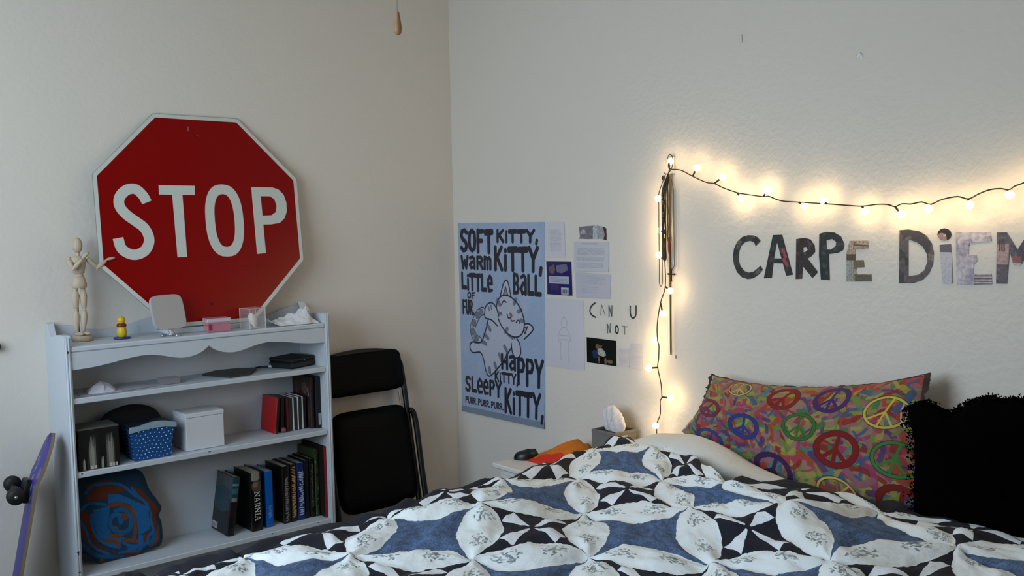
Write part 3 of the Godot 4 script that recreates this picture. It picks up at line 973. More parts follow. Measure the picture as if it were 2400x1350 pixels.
# ---------------------------------------------------------------- nightstand and what stands on it
func build_nightstand() -> void:
	var t := thing("nightstand", "small white nightstand between the corner and the bed", "nightstand", Vector3(0.93, 0, 0.19))
	var white := mat(Color(0.84, 0.82, 0.80), 0.45)
	boxp("top_board", Vector3(0.93, 0.541, 0.19), Vector3(0.46, 0.018, 0.35), white, t, 0.004)
	boxp("body", Vector3(0.93, 0.40, 0.185), Vector3(0.42, 0.264, 0.31), white, t, 0.003)
	boxp("drawer", Vector3(0.93, 0.45, 0.345), Vector3(0.39, 0.12, 0.014), white, t, 0.003)
	var k := S(); ball(k, Vector3(0.93, 0.45, 0.362), Vector3(0.014, 0.014, 0.012), 12, 8); part("knob", k, white, t)
	for x in [0.735, 1.125]:
		for z in [0.045, 0.325]: boxp("leg", Vector3(x, 0.134, z), Vector3(0.03, 0.268, 0.03), white, t, 0.003)
	# computer mouse
	var m := thing("computer_mouse", "black computer mouse on the corner of the white nightstand", "mouse", Vector3(0.745, 0.551, 0.225))
	var blk := mat(Color(0.02, 0.018, 0.018), 0.35)
	var st := S()
	var mb := Basis(Vector3.UP, -0.69)
	for i in 12:
		for j in 24:
			var f := func(ii: int, jj: int) -> Vector3:
				var th := PI * 0.5 * ii / 12.0
				var ph := TAU * jj / 24.0
				return Vector3(0.748, 0.5505, 0.235) + mb * Vector3(0.030 * cos(ph) * pow(cos(th), 0.5), 0.033 * pow(sin(th), 0.85) * (1.0 - 0.12 * sin(ph)), 0.048 * sin(ph) * pow(cos(th), 0.5))
			quad(st, f.call(i, j), f.call(i + 1, j), f.call(i + 1, j + 1), f.call(i, j + 1))
	part("shell", st, blk, m)
	var wh := S(); tube(wh, PackedVector3Array([Vector3(0.748, 0.580, 0.235) + mb * Vector3(-0.004, 0, -0.03), Vector3(0.748, 0.580, 0.235) + mb * Vector3(0.004, 0, -0.03)]), 0.008, 12); part("scroll_wheel", wh, mat(Color(0.06, 0.06, 0.06), 0.6), m)
	# folded yellow and orange cloth
	O = Vector3(0.87, 0.551, 0.19)
	var img := picture(128, 64, Color(0.78, 0.42, 0.045))
	fill_poly(img, V2([0,64, 0,58, 40,50, 80,42, 128,46, 128,64]), Color(0.80, 0.16, 0.06))
	fill_poly(img, V2([0,0, 128,0, 128,10, 70,12, 0,8]), Color(0.70, 0.42, 0.10))
	speckle(img, 0.08)
	st = S()
	var g := func(i: int, j: int) -> Vector3:
		var u := i / 24.0
		var v := j / 12.0
		var x := 0.790 + 0.205 * u - 0.02 * v
		var z := 0.085 + 0.17 * v
		var y := 0.5515 + (0.022 + 0.045 * sin(PI * clampf(u * 1.05, 0, 1)) + 0.006 * sin(u * 20.0 + v * 3.0)) * pow(sin(PI * clampf(v, 0.0, 1.0) * 0.5 + PI * 0.5), 0.7)
		return Vector3(x, y if v < 1.0 else 0.5515, z)
	for i in 24:
		for j in 12: quad(st, g.call(i, j), g.call(i + 1, j), g.call(i + 1, j + 1), g.call(i, j + 1), Vector2(i / 24.0, j / 12.0), Vector2((i + 1) / 24.0, j / 12.0), Vector2((i + 1) / 24.0, (j + 1) / 12.0), Vector2(i / 24.0, (j + 1) / 12.0))
	for i in 24: quad(st, Vector3(0.790 + 0.205 * (i + 1) / 24.0, 0.5515, 0.085), g.call(i + 1, 0), g.call(i, 0), Vector3(0.790 + 0.205 * i / 24.0, 0.5515, 0.085))
	solo("folded_cloth", st, tex(img, 0.9), "yellow orange folded cloth with a red band, on the nightstand", "cloth")
	# tissue box
	var b := thing("tissue_box", "grey cube tissue box with a white tissue standing up", "tissue box", Vector3(1.08, 0.551, 0.085))
	var grey := mat(Color(0.42, 0.41, 0.39), 0.7)
	boxp("box_body", Vector3(1.062, 0.615, 0.085), Vector3(0.115, 0.128, 0.115), grey, b, 0.002)
	for sx in [-1, 1]: boxp("rim", Vector3(1.062 + sx * 0.0545, 0.685, 0.085), Vector3(0.006, 0.012, 0.115), grey, b, 0.001)
	for sz in [-1, 1]: boxp("rim", Vector3(1.062, 0.685, 0.085 + sz * 0.0545), Vector3(0.103, 0.012, 0.006), grey, b, 0.001)
	st = S()
	var leaf := smooth2(V2([-0.040,0.0, -0.050,0.025, -0.055,0.055, -0.050,0.080, -0.025,0.092, 0.005,0.098, 0.033,0.080, 0.050,0.055, 0.060,0.030, 0.045,0.0, 0.0,-0.002, -0.040,0.0]), 4)
	var tis := func(i: int, j: int, side: float) -> Vector3:
		var o: Vector2 = leaf[i % (leaf.size() - 1)]
		var s := j / 9.0
		var q := Vector2(0.0, 0.040).lerp(o, s)
		var fold := 0.006 * sin(q.x * 190.0 + q.y * 60.0) + 0.004 * sin(q.x * 420.0 - q.y * 130.0)
		return Vector3(1.060 + q.x * 1.05, 0.679 + q.y, 0.085 + q.x * 0.15 + fold * (1.0 - 0.4 * s) + side * 0.020 * sqrt(maxf(0.0, 1.0 - s * s)))
	for i in leaf.size() - 1:
		for j in 9:
			quad(st, tis.call(i + 1, j, 1.0), tis.call(i + 1, j + 1, 1.0), tis.call(i, j + 1, 1.0), tis.call(i, j, 1.0))
			quad(st, tis.call(i, j, -1.0), tis.call(i, j + 1, -1.0), tis.call(i + 1, j + 1, -1.0), tis.call(i + 1, j, -1.0))
	var tm := mat(Color(0.86, 0.83, 0.83), 0.95)
	tm.backlight_enabled = true
	tm.backlight = Color(0.3, 0.28, 0.27)
	part("tissue", st, tm, b, "white tissue pulled up from the box")

# ---------------------------------------------------------------- poster and papers on the right-hand wall
# sheet of paper with corners tl, tr, br, bl in millimetres; bulge lifts its middle off the wall
func sheet(c: Array, bulge := 0.002, off := 0.0012, curl := 0.0, n := 8) -> SurfaceTool:
	var st := S()
	var p := on_wall(c, 0.0)
	var f := func(i: int, j: int) -> Vector3:
		var u := float(i) / n
		var v := float(j) / n
		var q := p[0].lerp(p[1], u).lerp(p[3].lerp(p[2], u), v)
		q.z = off + bulge * sin(PI * u) * sin(PI * v) + curl * pow(v, 6.0)
		return q
	for i in n:
		for j in n:
			var uv := [Vector2(i, j) / n, Vector2(i + 1, j) / n, Vector2(i + 1, j + 1) / n, Vector2(i, j + 1) / n]
			quad(st, f.call(i, j), f.call(i + 1, j), f.call(i + 1, j + 1), f.call(i, j + 1), uv[0], uv[1], uv[2], uv[3])
			# back of the sheet, a third of a millimetre behind
			var b := Vector3(0, 0, -0.0003)
			quad(st, f.call(i, j + 1) + b, f.call(i + 1, j + 1) + b, f.call(i + 1, j) + b, f.call(i, j) + b, uv[3], uv[2], uv[1], uv[0])
	return st

func build_poster() -> void:
	var W := 512.0
	var H := 768.0
	var img := picture(512, 768, Color(0.60, 0.67, 0.77))
	for y in 768:
		for x in 512:
			var k := noise.get_noise_2d(x * 0.35, y * 0.35)
			if k > 0.0: img.set_pixel(x, y, img.get_pixel(x, y).lerp(Color(0.66, 0.69, 0.79), k * 1.6))
	img.fill_rect(Rect2i(0, 744, 512, 24), Color(0.48, 0.53, 0.60))
	var ink := Color(0.13, 0.13, 0.18)
	# plain line drawing of a striped cat
	var pale := Color(0.70, 0.71, 0.77)
	var grey := Color(0.42, 0.44, 0.51)
	var line := Color(0.10, 0.12, 0.20)
	var body := smooth2(V2([235,330, 190,372, 165,430, 140,470, 110,478, 75,478, 62,500, 80,520, 130,515, 150,540, 162,580, 182,604, 215,588, 265,545, 300,505, 335,462, 345,415, 330,370]), 5)
	var tail := smooth2(V2([128,470, 95,455, 82,425, 100,390, 125,360, 150,348]), 5)
	stroke(img, tail, 17, line)
	stroke(img, tail, 13.5, pale)
	for k in [3, 8, 13, 18, 22]: stroke(img, PackedVector2Array([tail[k], tail[k + 1]]), 13, grey)
	fill_poly(img, body, pale)
	for s in [[178,400,196,420], [160,440,182,455], [142,470,168,478], [300,500,282,478], [268,540,250,512], [232,572,220,550], [190,590,188,572], [330,440,308,430]]: stroke(img, V2(s), 8, grey)
	var bo := body.duplicate(); bo.append(body[0])
	stroke(img, bo, 2.8, line)
	for e in [[[258,292, 282,232, 306,226, 326,290], [276,284, 293,246, 308,284]], [[372,392, 420,380, 448,400, 398,440], [388,398, 418,392, 402,420]]]:
		var ear := smooth2(V2(e[0]), 5)
		fill_poly(img, ear, pale)
		stroke(img, ear, 2.8, line)
		fill_poly(img, V2(e[1]), Color(0.58, 0.52, 0.60))
		var inner := V2(e[1]); inner.append(inner[0])
		stroke(img, inner, 2.0, line)
	var head := PackedVector2Array()
	for p in ellipse(Vector2.ZERO, 92, 66, 40): head.append(p.rotated(0.75) + Vector2(318, 358))
	fill_poly(img, head, pale)
	for s in [[244,300,258,318], [246,350,262,352], [352,292,342,308], [382,330,366,338], [396,372,380,370], [290,422,300,408]]: stroke(img, V2(s), 8, grey)
	head.append(head[0])
	stroke(img, head, 2.8, line)
	for s in [[268,316, 280,302, 296,306], [352,380, 366,370, 374,382], [300,352, 308,366, 322,362], [322,362, 326,376, 342,374]]: stroke(img, smooth2(V2(s), 4), 2.4, line)
	stroke(img, V2([320,350, 326,356]), 6, Color(0.50, 0.36, 0.42))
	var paw := smooth2(V2([240,400, 205,380, 165,372, 170,330, 205,312, 235,330, 250,362]), 5)
	fill_poly(img, paw, pale)
	stroke(img, paw, 2.8, line)
	for s in [[188,330,192,342], [204,324,207,337]]: stroke(img, V2(s), 4, grey)
	var paw2 := smooth2(V2([322,462, 330,500, 352,518, 376,500, 372,462, 350,436]), 5)
	fill_poly(img, paw2, pale)
	stroke(img, paw2, 2.8, line)
	word(img, "SOFT", 0.025 * W, 0.035 * H, 0.43 * W, 0.145 * H, 9.0, ink, 4)
	word(img, "KiTTY,", 0.465 * W, 0.04 * H, 0.94 * W, 0.095 * H, 6.9, ink)
	word(img, "WaRm", 0.03 * W, 0.175 * H, 0.41 * W, 0.235 * H, 6.9, ink)
	word(img, "KiTTY,", 0.435 * W, 0.125 * H, 0.985 * W, 0.235 * H, 8.6, ink)
	word(img, "LiTTLe", 0.025 * W, 0.262 * H, 0.425 * W, 0.345 * H, 6.5, ink, 6)
	word(img, "BaLL", 0.655 * W, 0.255 * H, 0.965 * W, 0.35 * H, 6.9, ink, 6)
	word(img, "OF", 0.10 * W, 0.362 * H, 0.205 * W, 0.392 * H, 3.4, ink)
	word(img, "FUR.", 0.035 * W, 0.405 * H, 0.19 * W, 0.475 * H, 5.2, ink)
	word(img, "Ha", 0.505 * W, 0.665 * H, 0.685 * W, 0.735 * H, 6.5, ink)
	word(img, "PPY", 0.69 * W, 0.672 * H, 0.985 * W, 0.80 * H, 7.7, ink)
	word(img, "KiTTY,", 0.425 * W, 0.757 * H, 0.71 * W, 0.806 * H, 4.1, ink)
	word(img, "SLeePY", 0.05 * W, 0.81 * H, 0.51 * W, 0.885 * H, 6.0, ink)
	word(img, "KiTTY,", 0.54 * W, 0.838 * H, 1.0 * W, 0.955 * H, 7.3, ink)
	for k in 3: word(img, "PURR.", (0.05 + 0.165 * k) * W, 0.918 * H, (0.205 + 0.165 * k) * W, 0.948 * H, 2.8, ink)
	speckle(img, 0.04, 5.0)
	O = Vector3(0.32, 0.60, 0.0)
	solo("wall_poster", sheet([33,1437, 611,1438, 593,604, 37,599], 0.003, 0.0012, 0.006, 14), tex(img, 0.5), "light blue poster of a striped cat with hand lettered words", "poster")

func text_page(w: int, h: int, base: Color, ink: Color, blocks: Array, seed2: int) -> Image:
	var img := picture(w, h, base)
	var r := RandomNumberGenerator.new()
	r.seed = seed2
	for b in blocks:              # x0, y0, x1, y1, line step
		var y: float = b[1]
		while y < b[3]:
			var x: float = b[0]
			while x < b[2] - 2:
				var L := r.randf_range(2, 7)
				stroke(img, PackedVector2Array([Vector2(x, y), Vector2(minf(x + L, b[2]), y)]), 0.55, Color(ink.r, ink.g, ink.b, r.randf_range(0.3, 0.8)))
				x += L + 2.2
			y += b[4]
	return img

func build_papers() -> void:
	var grp := "papers taped to the wall"
	var ink := Color(0.45, 0.45, 0.50)
	O = Vector3(0.67, 1.298, 0)
	solo("printed_page", sheet([615,1437, 726,1438, 727,1300, 617,1298]), tex(text_page(96, 120, Color(0.80, 0.78, 0.80), ink, [[22, 24, 78, 100, 4.0]], 1), 0.8), "narrow white page of faint text at the poster's top right corner", "page", grp)
	O = Vector3(0.88, 1.37, 0)
	var torn := picture(128, 48, Color(0.62, 0.60, 0.61))
	fill_poly(torn, V2([0,0, 70,0, 66,48, 0,48]), Color(0.46, 0.44, 0.46))
	fill_poly(torn, V2([6,30, 18,12, 30,14, 36,30, 20,26]), Color(0.66, 0.64, 0.66))
	fill_poly(torn, V2([108,0, 124,4, 127,48, 112,48, 118,30, 112,10]), Color(0.25, 0.17, 0.15))
	fill_poly(torn, V2([66,4, 84,0, 86,48, 66,48]), Color(0.68, 0.70, 0.74))
	speckle(torn, 0.25, 6.0)
	var st := S(false)
	prism(st, poly_mm([806,1418, 850,1421, 905,1423, 940,1418, 955,1411, 956,1386, 952,1368, 935,1371, 930,1373, 860,1372, 803,1373, 812,1380]), Vector3(0, 0, 0.0009), Vector3.RIGHT, Vector3.UP, Vector3(0, 0, 0.0004))
	solo("torn_picture", st, tex(torn, 0.5), "torn grey scrap of a photograph above the printed pages", "picture", grp)
	O = Vector3(0.88, 1.25, 0)
	solo("printed_page", sheet([779,1362, 966,1361, 964,1252, 777,1250], 0.002, 0.0024, 0.002), tex(text_page(128, 88, Color(0.76, 0.75, 0.78), ink, [[30, 4, 90, 10, 3], [14, 20, 114, 40, 3.0], [10, 48, 112, 60, 3.0], [10, 64, 108, 78, 3.2]], 2), 0.8), "wider printed page of grey text below the torn grey scrap", "page", grp)
	O = Vector3(0.88, 1.145, 0)
	solo("printed_page", sheet([782,1245, 974,1241, 968,1150, 786,1146], 0.002), tex(text_page(128, 72, Color(0.74, 0.72, 0.76), Color(0.55, 0.54, 0.60), [[20, 10, 110, 34, 5.0], [24, 40, 84, 60, 5.0]], 3), 0.85), "pale page of faint handwriting below the printed page", "page", grp)
	# blue packet
	var pk := picture(96, 96, Color(0.10, 0.075, 0.36))
	fill_poly(pk, V2([8,18, 30,8, 36,24, 28,36, 14,34]), Color(0.40, 0.33, 0.34))
	fill_poly(pk, V2([38,12, 78,6, 84,24, 60,34, 42,30]), Color(0.42, 0.40, 0.52))
	pk.fill_rect(Rect2i(8, 42, 78, 22), Color(0.68, 0.69, 0.76))
	for k in 4: pk.fill_rect(Rect2i(14, 46 + k * 4, 66, 1), Color(0.5, 0.5, 0.58))
	pk.fill_rect(Rect2i(14, 66, 34, 16), Color(0.22, 0.17, 0.38))
	pk.fill_rect(Rect2i(56, 74, 28, 20), Color(0.72, 0.73, 0.78))
	for k in 8: pk.fill_rect(Rect2i(59 + k * 3, 80, 1 + (k % 2), 11), Color(0.12, 0.12, 0.16))
	O = Vector3(0.69, 1.15, 0)
	solo("snack_packet", sheet([616,1282, 761,1284, 765,1153, 621,1152], 0.004, 0.0014, 0.003), tex(pk, 0.3), "flattened purple blue packet taped beside the poster", "packet", grp)
	# pencil drawing
	var dr := picture(120, 148, Color(0.79, 0.775, 0.80))
	for s in [[60,38, 52,48, 56,60, 66,60, 70,48, 60,38], [56,62, 46,72, 42,90, 50,94], [66,62, 76,72, 80,88, 72,92], [50,94, 48,120, 52,134], [72,92, 74,120, 70,134], [48,78, 74,78], [44,88, 78,86]]: stroke(dr, smooth2(V2(s), 3), 0.9, Color(0.62, 0.61, 0.65, 0.55))
	O = Vector3(0.715, 0.86, 0)
	solo("pencil_drawing", sheet([604,1138, 827,1138, 827,867, 603,862], 0.003), tex(dr, 0.8), "large white sheet with a faint pencil sketch beside the poster", "drawing", grp)
	# colour photograph
	var ph := picture(156, 96, Color(0.030, 0.050, 0.028))
	fill_poly(ph, V2([0,48, 60,40, 156,50, 156,96, 0,96]), Color(0.045, 0.085, 0.045))
	fill_poly(ph, V2([30,52, 46,44, 62,50, 60,74, 36,76]), Color(0.15, 0.20, 0.36))
	for e in [[58, 30, 10, 10, Color(0.45, 0.34, 0.30)], [74, 24, 10, 11, Color(0.42, 0.30, 0.27)], [74, 18, 11, 7, Color(0.06, 0.04, 0.03)], [84, 76, 14, 10, Color(0.03, 0.025, 0.02)], [66, 80, 5, 14, Color(0.50, 0.38, 0.33)], [100, 82, 6, 13, Color(0.48, 0.36, 0.31)], [124, 82, 16, 7, Color(0.42, 0.38, 0.30)]]:
		fill_poly(ph, ellipse(Vector2(e[0], e[1]), e[2], e[3], 20), e[4])
	fill_poly(ph, V2([58,44, 66,36, 82,35, 98,46, 104,60, 92,66, 68,64, 60,56]), Color(0.66, 0.65, 0.62))
	speckle(ph, 0.3, 7.0)
	O = Vector3(0.918, 0.90, 0)
	solo("colour_photograph", sheet([840,998, 996,997, 996,902, 840,901], 0.001), tex(ph, 0.25), "small dark green photograph of two people sitting on grass", "photograph", grp)
	# little notes
	var notes := [[[1008,970, 1060,971, 1060,951, 1008,950], "smallest pale note right of the dark green photograph"], [[1010,942, 1061,943, 1061,907, 1010,906], "lined pale note below the smallest one"], [[1069,993, 1125,994, 1124,953, 1069,951], "whitest little note, highest of the four near the lights"], [[1070,945, 1128,947, 1127,904, 1069,903], "lower right little note of the four near the lights"]]
	for i in 4:
		O = Vector3(notes[i][0][0] * 0.001 + 0.026, notes[i][0][7] * 0.001, 0)
		solo("small_note", sheet(notes[i][0], 0.001, 0.0012, 0.002, 3), tex(text_page(40, 32, Color(0.79, 0.76, 0.77), Color(0.6, 0.58, 0.6), [[6, 8, 34, 26, 6.0]], 10 + i), 0.8), notes[i][1], "note", "four small notes beside the photograph")

# ---------------------------------------------------------------- paper letters
func collage(base: Color, second: Color, third: Color, amount: float, seed2: int, f := 1.0) -> Image:
	var img := picture(72, 96, base)
	var n := FastNoiseLite.new()
	n.seed = seed2
	n.frequency = 0.03 * f
	n.fractal_octaves = 3
	for y in 96:
		for x in 72:
			var a := n.get_noise_2d(x, y)
			var b := n.get_noise_2d(x + 300, y * 1.4)
			var c := base
			if a > amount: c = second
			elif b > amount + 0.12: c = third
			c = base.lerp(c, 0.85)
			var k := 1.0 + 0.18 * n.get_noise_2d(x * 5.0, y * 5.0)
			img.set_pixel(x, y, Color(c.r * k, c.g * k, c.b * k))
	return img

func build_letters() -> void:
	var g := "cut paper letters under the string of lights"
	var L := [
		["C", [[1637,1371,1625,1383,1608,1389,1588,1389,1566,1383,1546,1368,1533,1345,1529,1318,1533,1293,1545,1269,1565,1253,1588,1248,1610,1252,1632,1266,1645,1280,1637,1293,1628,1286,1610,1273,1591,1269,1573,1274,1558,1290,1551,1311,1553,1335,1561,1354,1578,1367,1598,1371,1613,1365,1618,1354]], collage(Color(0.20, 0.20, 0.17), Color(0.12, 0.12, 0.11), Color(0.40, 0.38, 0.34), 0.12, 1), "olive grey paper letter C, first of the row"],
		["A", [[1683,1390,1717,1391,1756,1268,1732,1264,1720,1302,1685,1302,1679,1255,1649,1253], [1698,1368,1715,1317,1687,1317]], collage(Color(0.12, 0.12, 0.12), Color(0.08, 0.08, 0.09), Color(0.26, 0.24, 0.24), 0.15, 2), "black paper letter A with pink spots on its right leg"],
		["R", [[1768,1378,1798,1382,1818,1377,1832,1359,1834,1340,1821,1326,1808,1319,1844,1279,1825,1260,1794,1293,1791,1292,1789,1257,1766,1255], [1793,1353,1805,1354,1808,1345,1798,1338,1793,1339]], collage(Color(0.17, 0.11, 0.11), Color(0.10, 0.07, 0.07), Color(0.34, 0.26, 0.24), 0.14, 3), "dark maroon paper letter R"],
		["P", [[1848,1394,1869,1400,1899,1398,1920,1387,1932,1364,1928,1347,1912,1338,1881,1334,1884,1256,1854,1257,1847,1329], [1872,1375,1892,1379,1905,1370,1903,1358,1886,1347,1874,1348]], collage(Color(0.11, 0.12, 0.11), Color(0.06, 0.07, 0.07), Color(0.26, 0.27, 0.25), 0.2, 4), "near black green paper letter P"],
		["E", [[1949,1374,2008,1375,2009,1352,1968,1349,1968,1318,1994,1319,1997,1298,1972,1296,1974,1276,2019,1280,2020,1258,1939,1254,1939,1338]], null, "beige and brown paper letter E, smallest of the row"],
		["D", [[2103,1405,2130,1407,2160,1402,2182,1390,2198,1367,2203,1343,2201,1311,2190,1286,2172,1268,2146,1258,2103,1256], [2130,1379,2153,1372,2171,1360,2184,1339,2185,1318,2177,1296,2159,1282,2131,1277]], collage(Color(0.34, 0.30, 0.30), Color(0.22, 0.19, 0.20), Color(0.46, 0.42, 0.39), 0.1, 6, 0.7), "large grey brown paper letter D"],
		["E2", [[2263,1400,2354,1399,2358,1377,2300,1371,2298,1339,2319,1340,2321,1323,2312,1314,2311,1290,2359,1292,2361,1264,2268,1258,2265,1313]], null, "pale lilac paper letter E with brown lines on its foot"],
		["M", [[2371,1399,2396,1399,2423,1355,2447,1395,2469,1396,2471,1270,2450,1269,2447,1340,2431,1314,2414,1315,2404,1349,2399,1267,2371,1266]], null, "grey and pink paper letter M, last of the row"]]
	for l in L:
		var img: Image = l[2]
		if l[0] == "A":
			for s in [[48,34], [52,44], [50,54], [56,62]]: stroke(img, V2([s[0], s[1], s[0] + 2, s[1] + 3]), 4, Color(0.60, 0.24, 0.30))
		elif l[0] == "E":
			img = collage(Color(0.66, 0.58, 0.50), Color(0.60, 0.52, 0.44), Color(0.56, 0.48, 0.40), 0.15, 5)
			stroke(img, V2([20,10, 66,12]), 1.5, Color(0.35, 0.27, 0.2)); stroke(img, V2([24,4, 20,18]), 1.5, Color(0.4, 0.3, 0.24))
			img.fill_rect(Rect2i(0, 32, 26, 14), Color(0.32, 0.24, 0.17))
			img.fill_rect(Rect2i(0, 46, 22, 50), Color(0.60, 0.60, 0.56))
			img.fill_rect(Rect2i(22, 46, 30, 20), Color(0.42, 0.36, 0.27))
			img.fill_rect(Rect2i(24, 78, 48, 18), Color(0.36, 0.32, 0.26))
			for k in 4: img.fill_rect(Rect2i(4 + k * 5, 48, 1, 48), Color(0.42, 0.40, 0.36))
			speckle(img, 0.25, 8)
		elif l[0] == "E2":
			img = collage(Color(0.70, 0.66, 0.69), Color(0.62, 0.58, 0.64), Color(0.76, 0.72, 0.74), 0.14, 8, 0.6)
			for k in 4: stroke(img, V2([38, 78 + k * 5, 72, 77 + k * 5]), 0.9, Color(0.30, 0.25, 0.18))
			stroke(img, V2([26,24, 70,19, 70,4]), 1.0, Color(0.35, 0.3, 0.25))
		elif l[0] == "M":
			img = collage(Color(0.36, 0.32, 0.34), Color(0.28, 0.25, 0.28), Color(0.42, 0.38, 0.40), 0.2, 9, 0.7)
			img.fill_rect(Rect2i(0, 22, 22, 38), Color(0.66, 0.54, 0.52))
			for k in 3: stroke(img, V2([5 + k * 4, 14, 6 + k * 4, 34]), 1.2, Color(0.24, 0.20, 0.22))
			img.fill_rect(Rect2i(24, 44, 20, 12), Color(0.55, 0.32, 0.30))
			img.fill_rect(Rect2i(24, 56, 20, 10), Color(0.68, 0.66, 0.66))
			speckle(img, 0.2, 6)
		var outer := poly_mm(l[1][0])
		var holes := []
		for i in range(1, l[1].size()): holes.append(poly_mm(l[1][i]))
		O = Vector3(outer[0].x, 1.255, 0)
		var st := S(false)
		prism(st, outer, Vector3(0, 0, 0.0008), Vector3.RIGHT, Vector3.UP, Vector3(0, 0, 0.0008), holes)
		solo("paper_letter", st, tex(img, 0.6), l[3], "letter", g)
	# the small i has a dot of its own
	var t := thing("paper_letter", "paper letter i with a dark round dot and a white stem", "letter", Vector3(2.235, 1.26, 0), g)
	var st2 := S(false)
	prism(st2, poly_mm([2251,1393,2248,1402,2241,1408,2232,1410,2222,1408,2215,1402,2212,1393,2215,1385,2222,1379,2232,1377,2242,1379,2249,1385]), Vector3(0, 0, 0.0008), Vector3.RIGHT, Vector3.UP, Vector3(0, 0, 0.0008))
	var di := picture(48, 48, Color(0.10, 0.06, 0.055))
	fill_poly(di, V2([2,24, 14,18, 30,22, 34,48, 0,48]), Color(0.58, 0.46, 0.43))
	fill_poly(di, V2([20,26, 28,24, 30,32, 22,34]), Color(0.68, 0.62, 0.60))
	speckle(di, 0.2, 8)
	part("dot", st2, tex(di, 0.6), t)
	st2 = S(false)
	prism(st2, poly_mm([2219,1365,2250,1368,2258,1262,2228,1260]), Vector3(0, 0, 0.0008), Vector3.RIGHT, Vector3.UP, Vector3(0, 0, 0.0008))
	var si := picture(32, 96, Color(0.72, 0.70, 0.73))
	si.fill_rect(Rect2i(0, 0, 32, 20), Color(0.36, 0.34, 0.37))
	si.fill_rect(Rect2i(28, 20, 4, 76), Color(0.50, 0.48, 0.48))
	speckle(si, 0.12, 8)
	part("stem", st2, tex(si, 0.6), t)
	# small letters: CAN U NOT
	var small := [["large dark letter C of the small words", [[890,1132,872,1122,861,1107,861,1094,872,1083,891,1077]], 0.0042, Color(0.19, 0.17, 0.18)], ["thin grey letter A of the small words", [[917,1086,922,1127,942,1088]], 0.0024, Color(0.46, 0.44, 0.45)], ["grey letter N beside the thin A", [[961,1082,961,1127,975,1085,977,1128]], 0.0034, Color(0.36, 0.36, 0.38)], ["dark letter U near the string of lights", [[1070,1132,1069,1107,1076,1089,1088,1089,1097,1102,1098,1135]], 0.004, Color(0.22, 0.20, 0.20)], ["pale letter N in the lower small word", [[952,1021,951,1057,966,1024,968,1060]], 0.004, Color(0.42, 0.43, 0.41)], ["dark round letter O in the lower small word", [], 0.0045, Color(0.15, 0.15, 0.14)], ["thin grey letter T in the lower small word", [[1028,1054,1055,1053], [1041,1052,1040,1024]], 0.0026, Color(0.45, 0.42, 0.42)]]
	for s in small:
		var strokes: Array = s[1]
		var st3 := S(false)
		if strokes.is_empty():
			O = Vector3(1.0, 1.02, 0)
			prism(st3, ellipse(Vector2(1.0, 1.039), 0.0105, 0.0165, 20), Vector3(0, 0, 0.0008), Vector3.RIGHT, Vector3.UP, Vector3(0, 0, 0.0005), [ellipse(Vector2(1.0, 1.039), 0.0055, 0.011, 16)])
		else:
			O = Vector3(strokes[0][0] * 0.001, strokes[0][1] * 0.001, 0)
			for q in strokes:
				var pts := poly_mm(q)
				if q.size() > 8: prism(st3, ribbon(smooth2(pts, 3), s[2] * 1.4), Vector3(0, 0, 0.0008), Vector3.RIGHT, Vector3.UP, Vector3(0, 0, 0.0005))
				else:
					for i in pts.size() - 1: prism(st3, ribbon(PackedVector2Array([pts[i], pts[i + 1]]), s[2] * 1.3), Vector3(0, 0, 0.0008), Vector3.RIGHT, Vector3.UP, Vector3(0, 0, 0.0005))
		solo("paper_letter", st3, mat(s[3], 0.7), s[0], "letter", "small paper letters by the photograph")

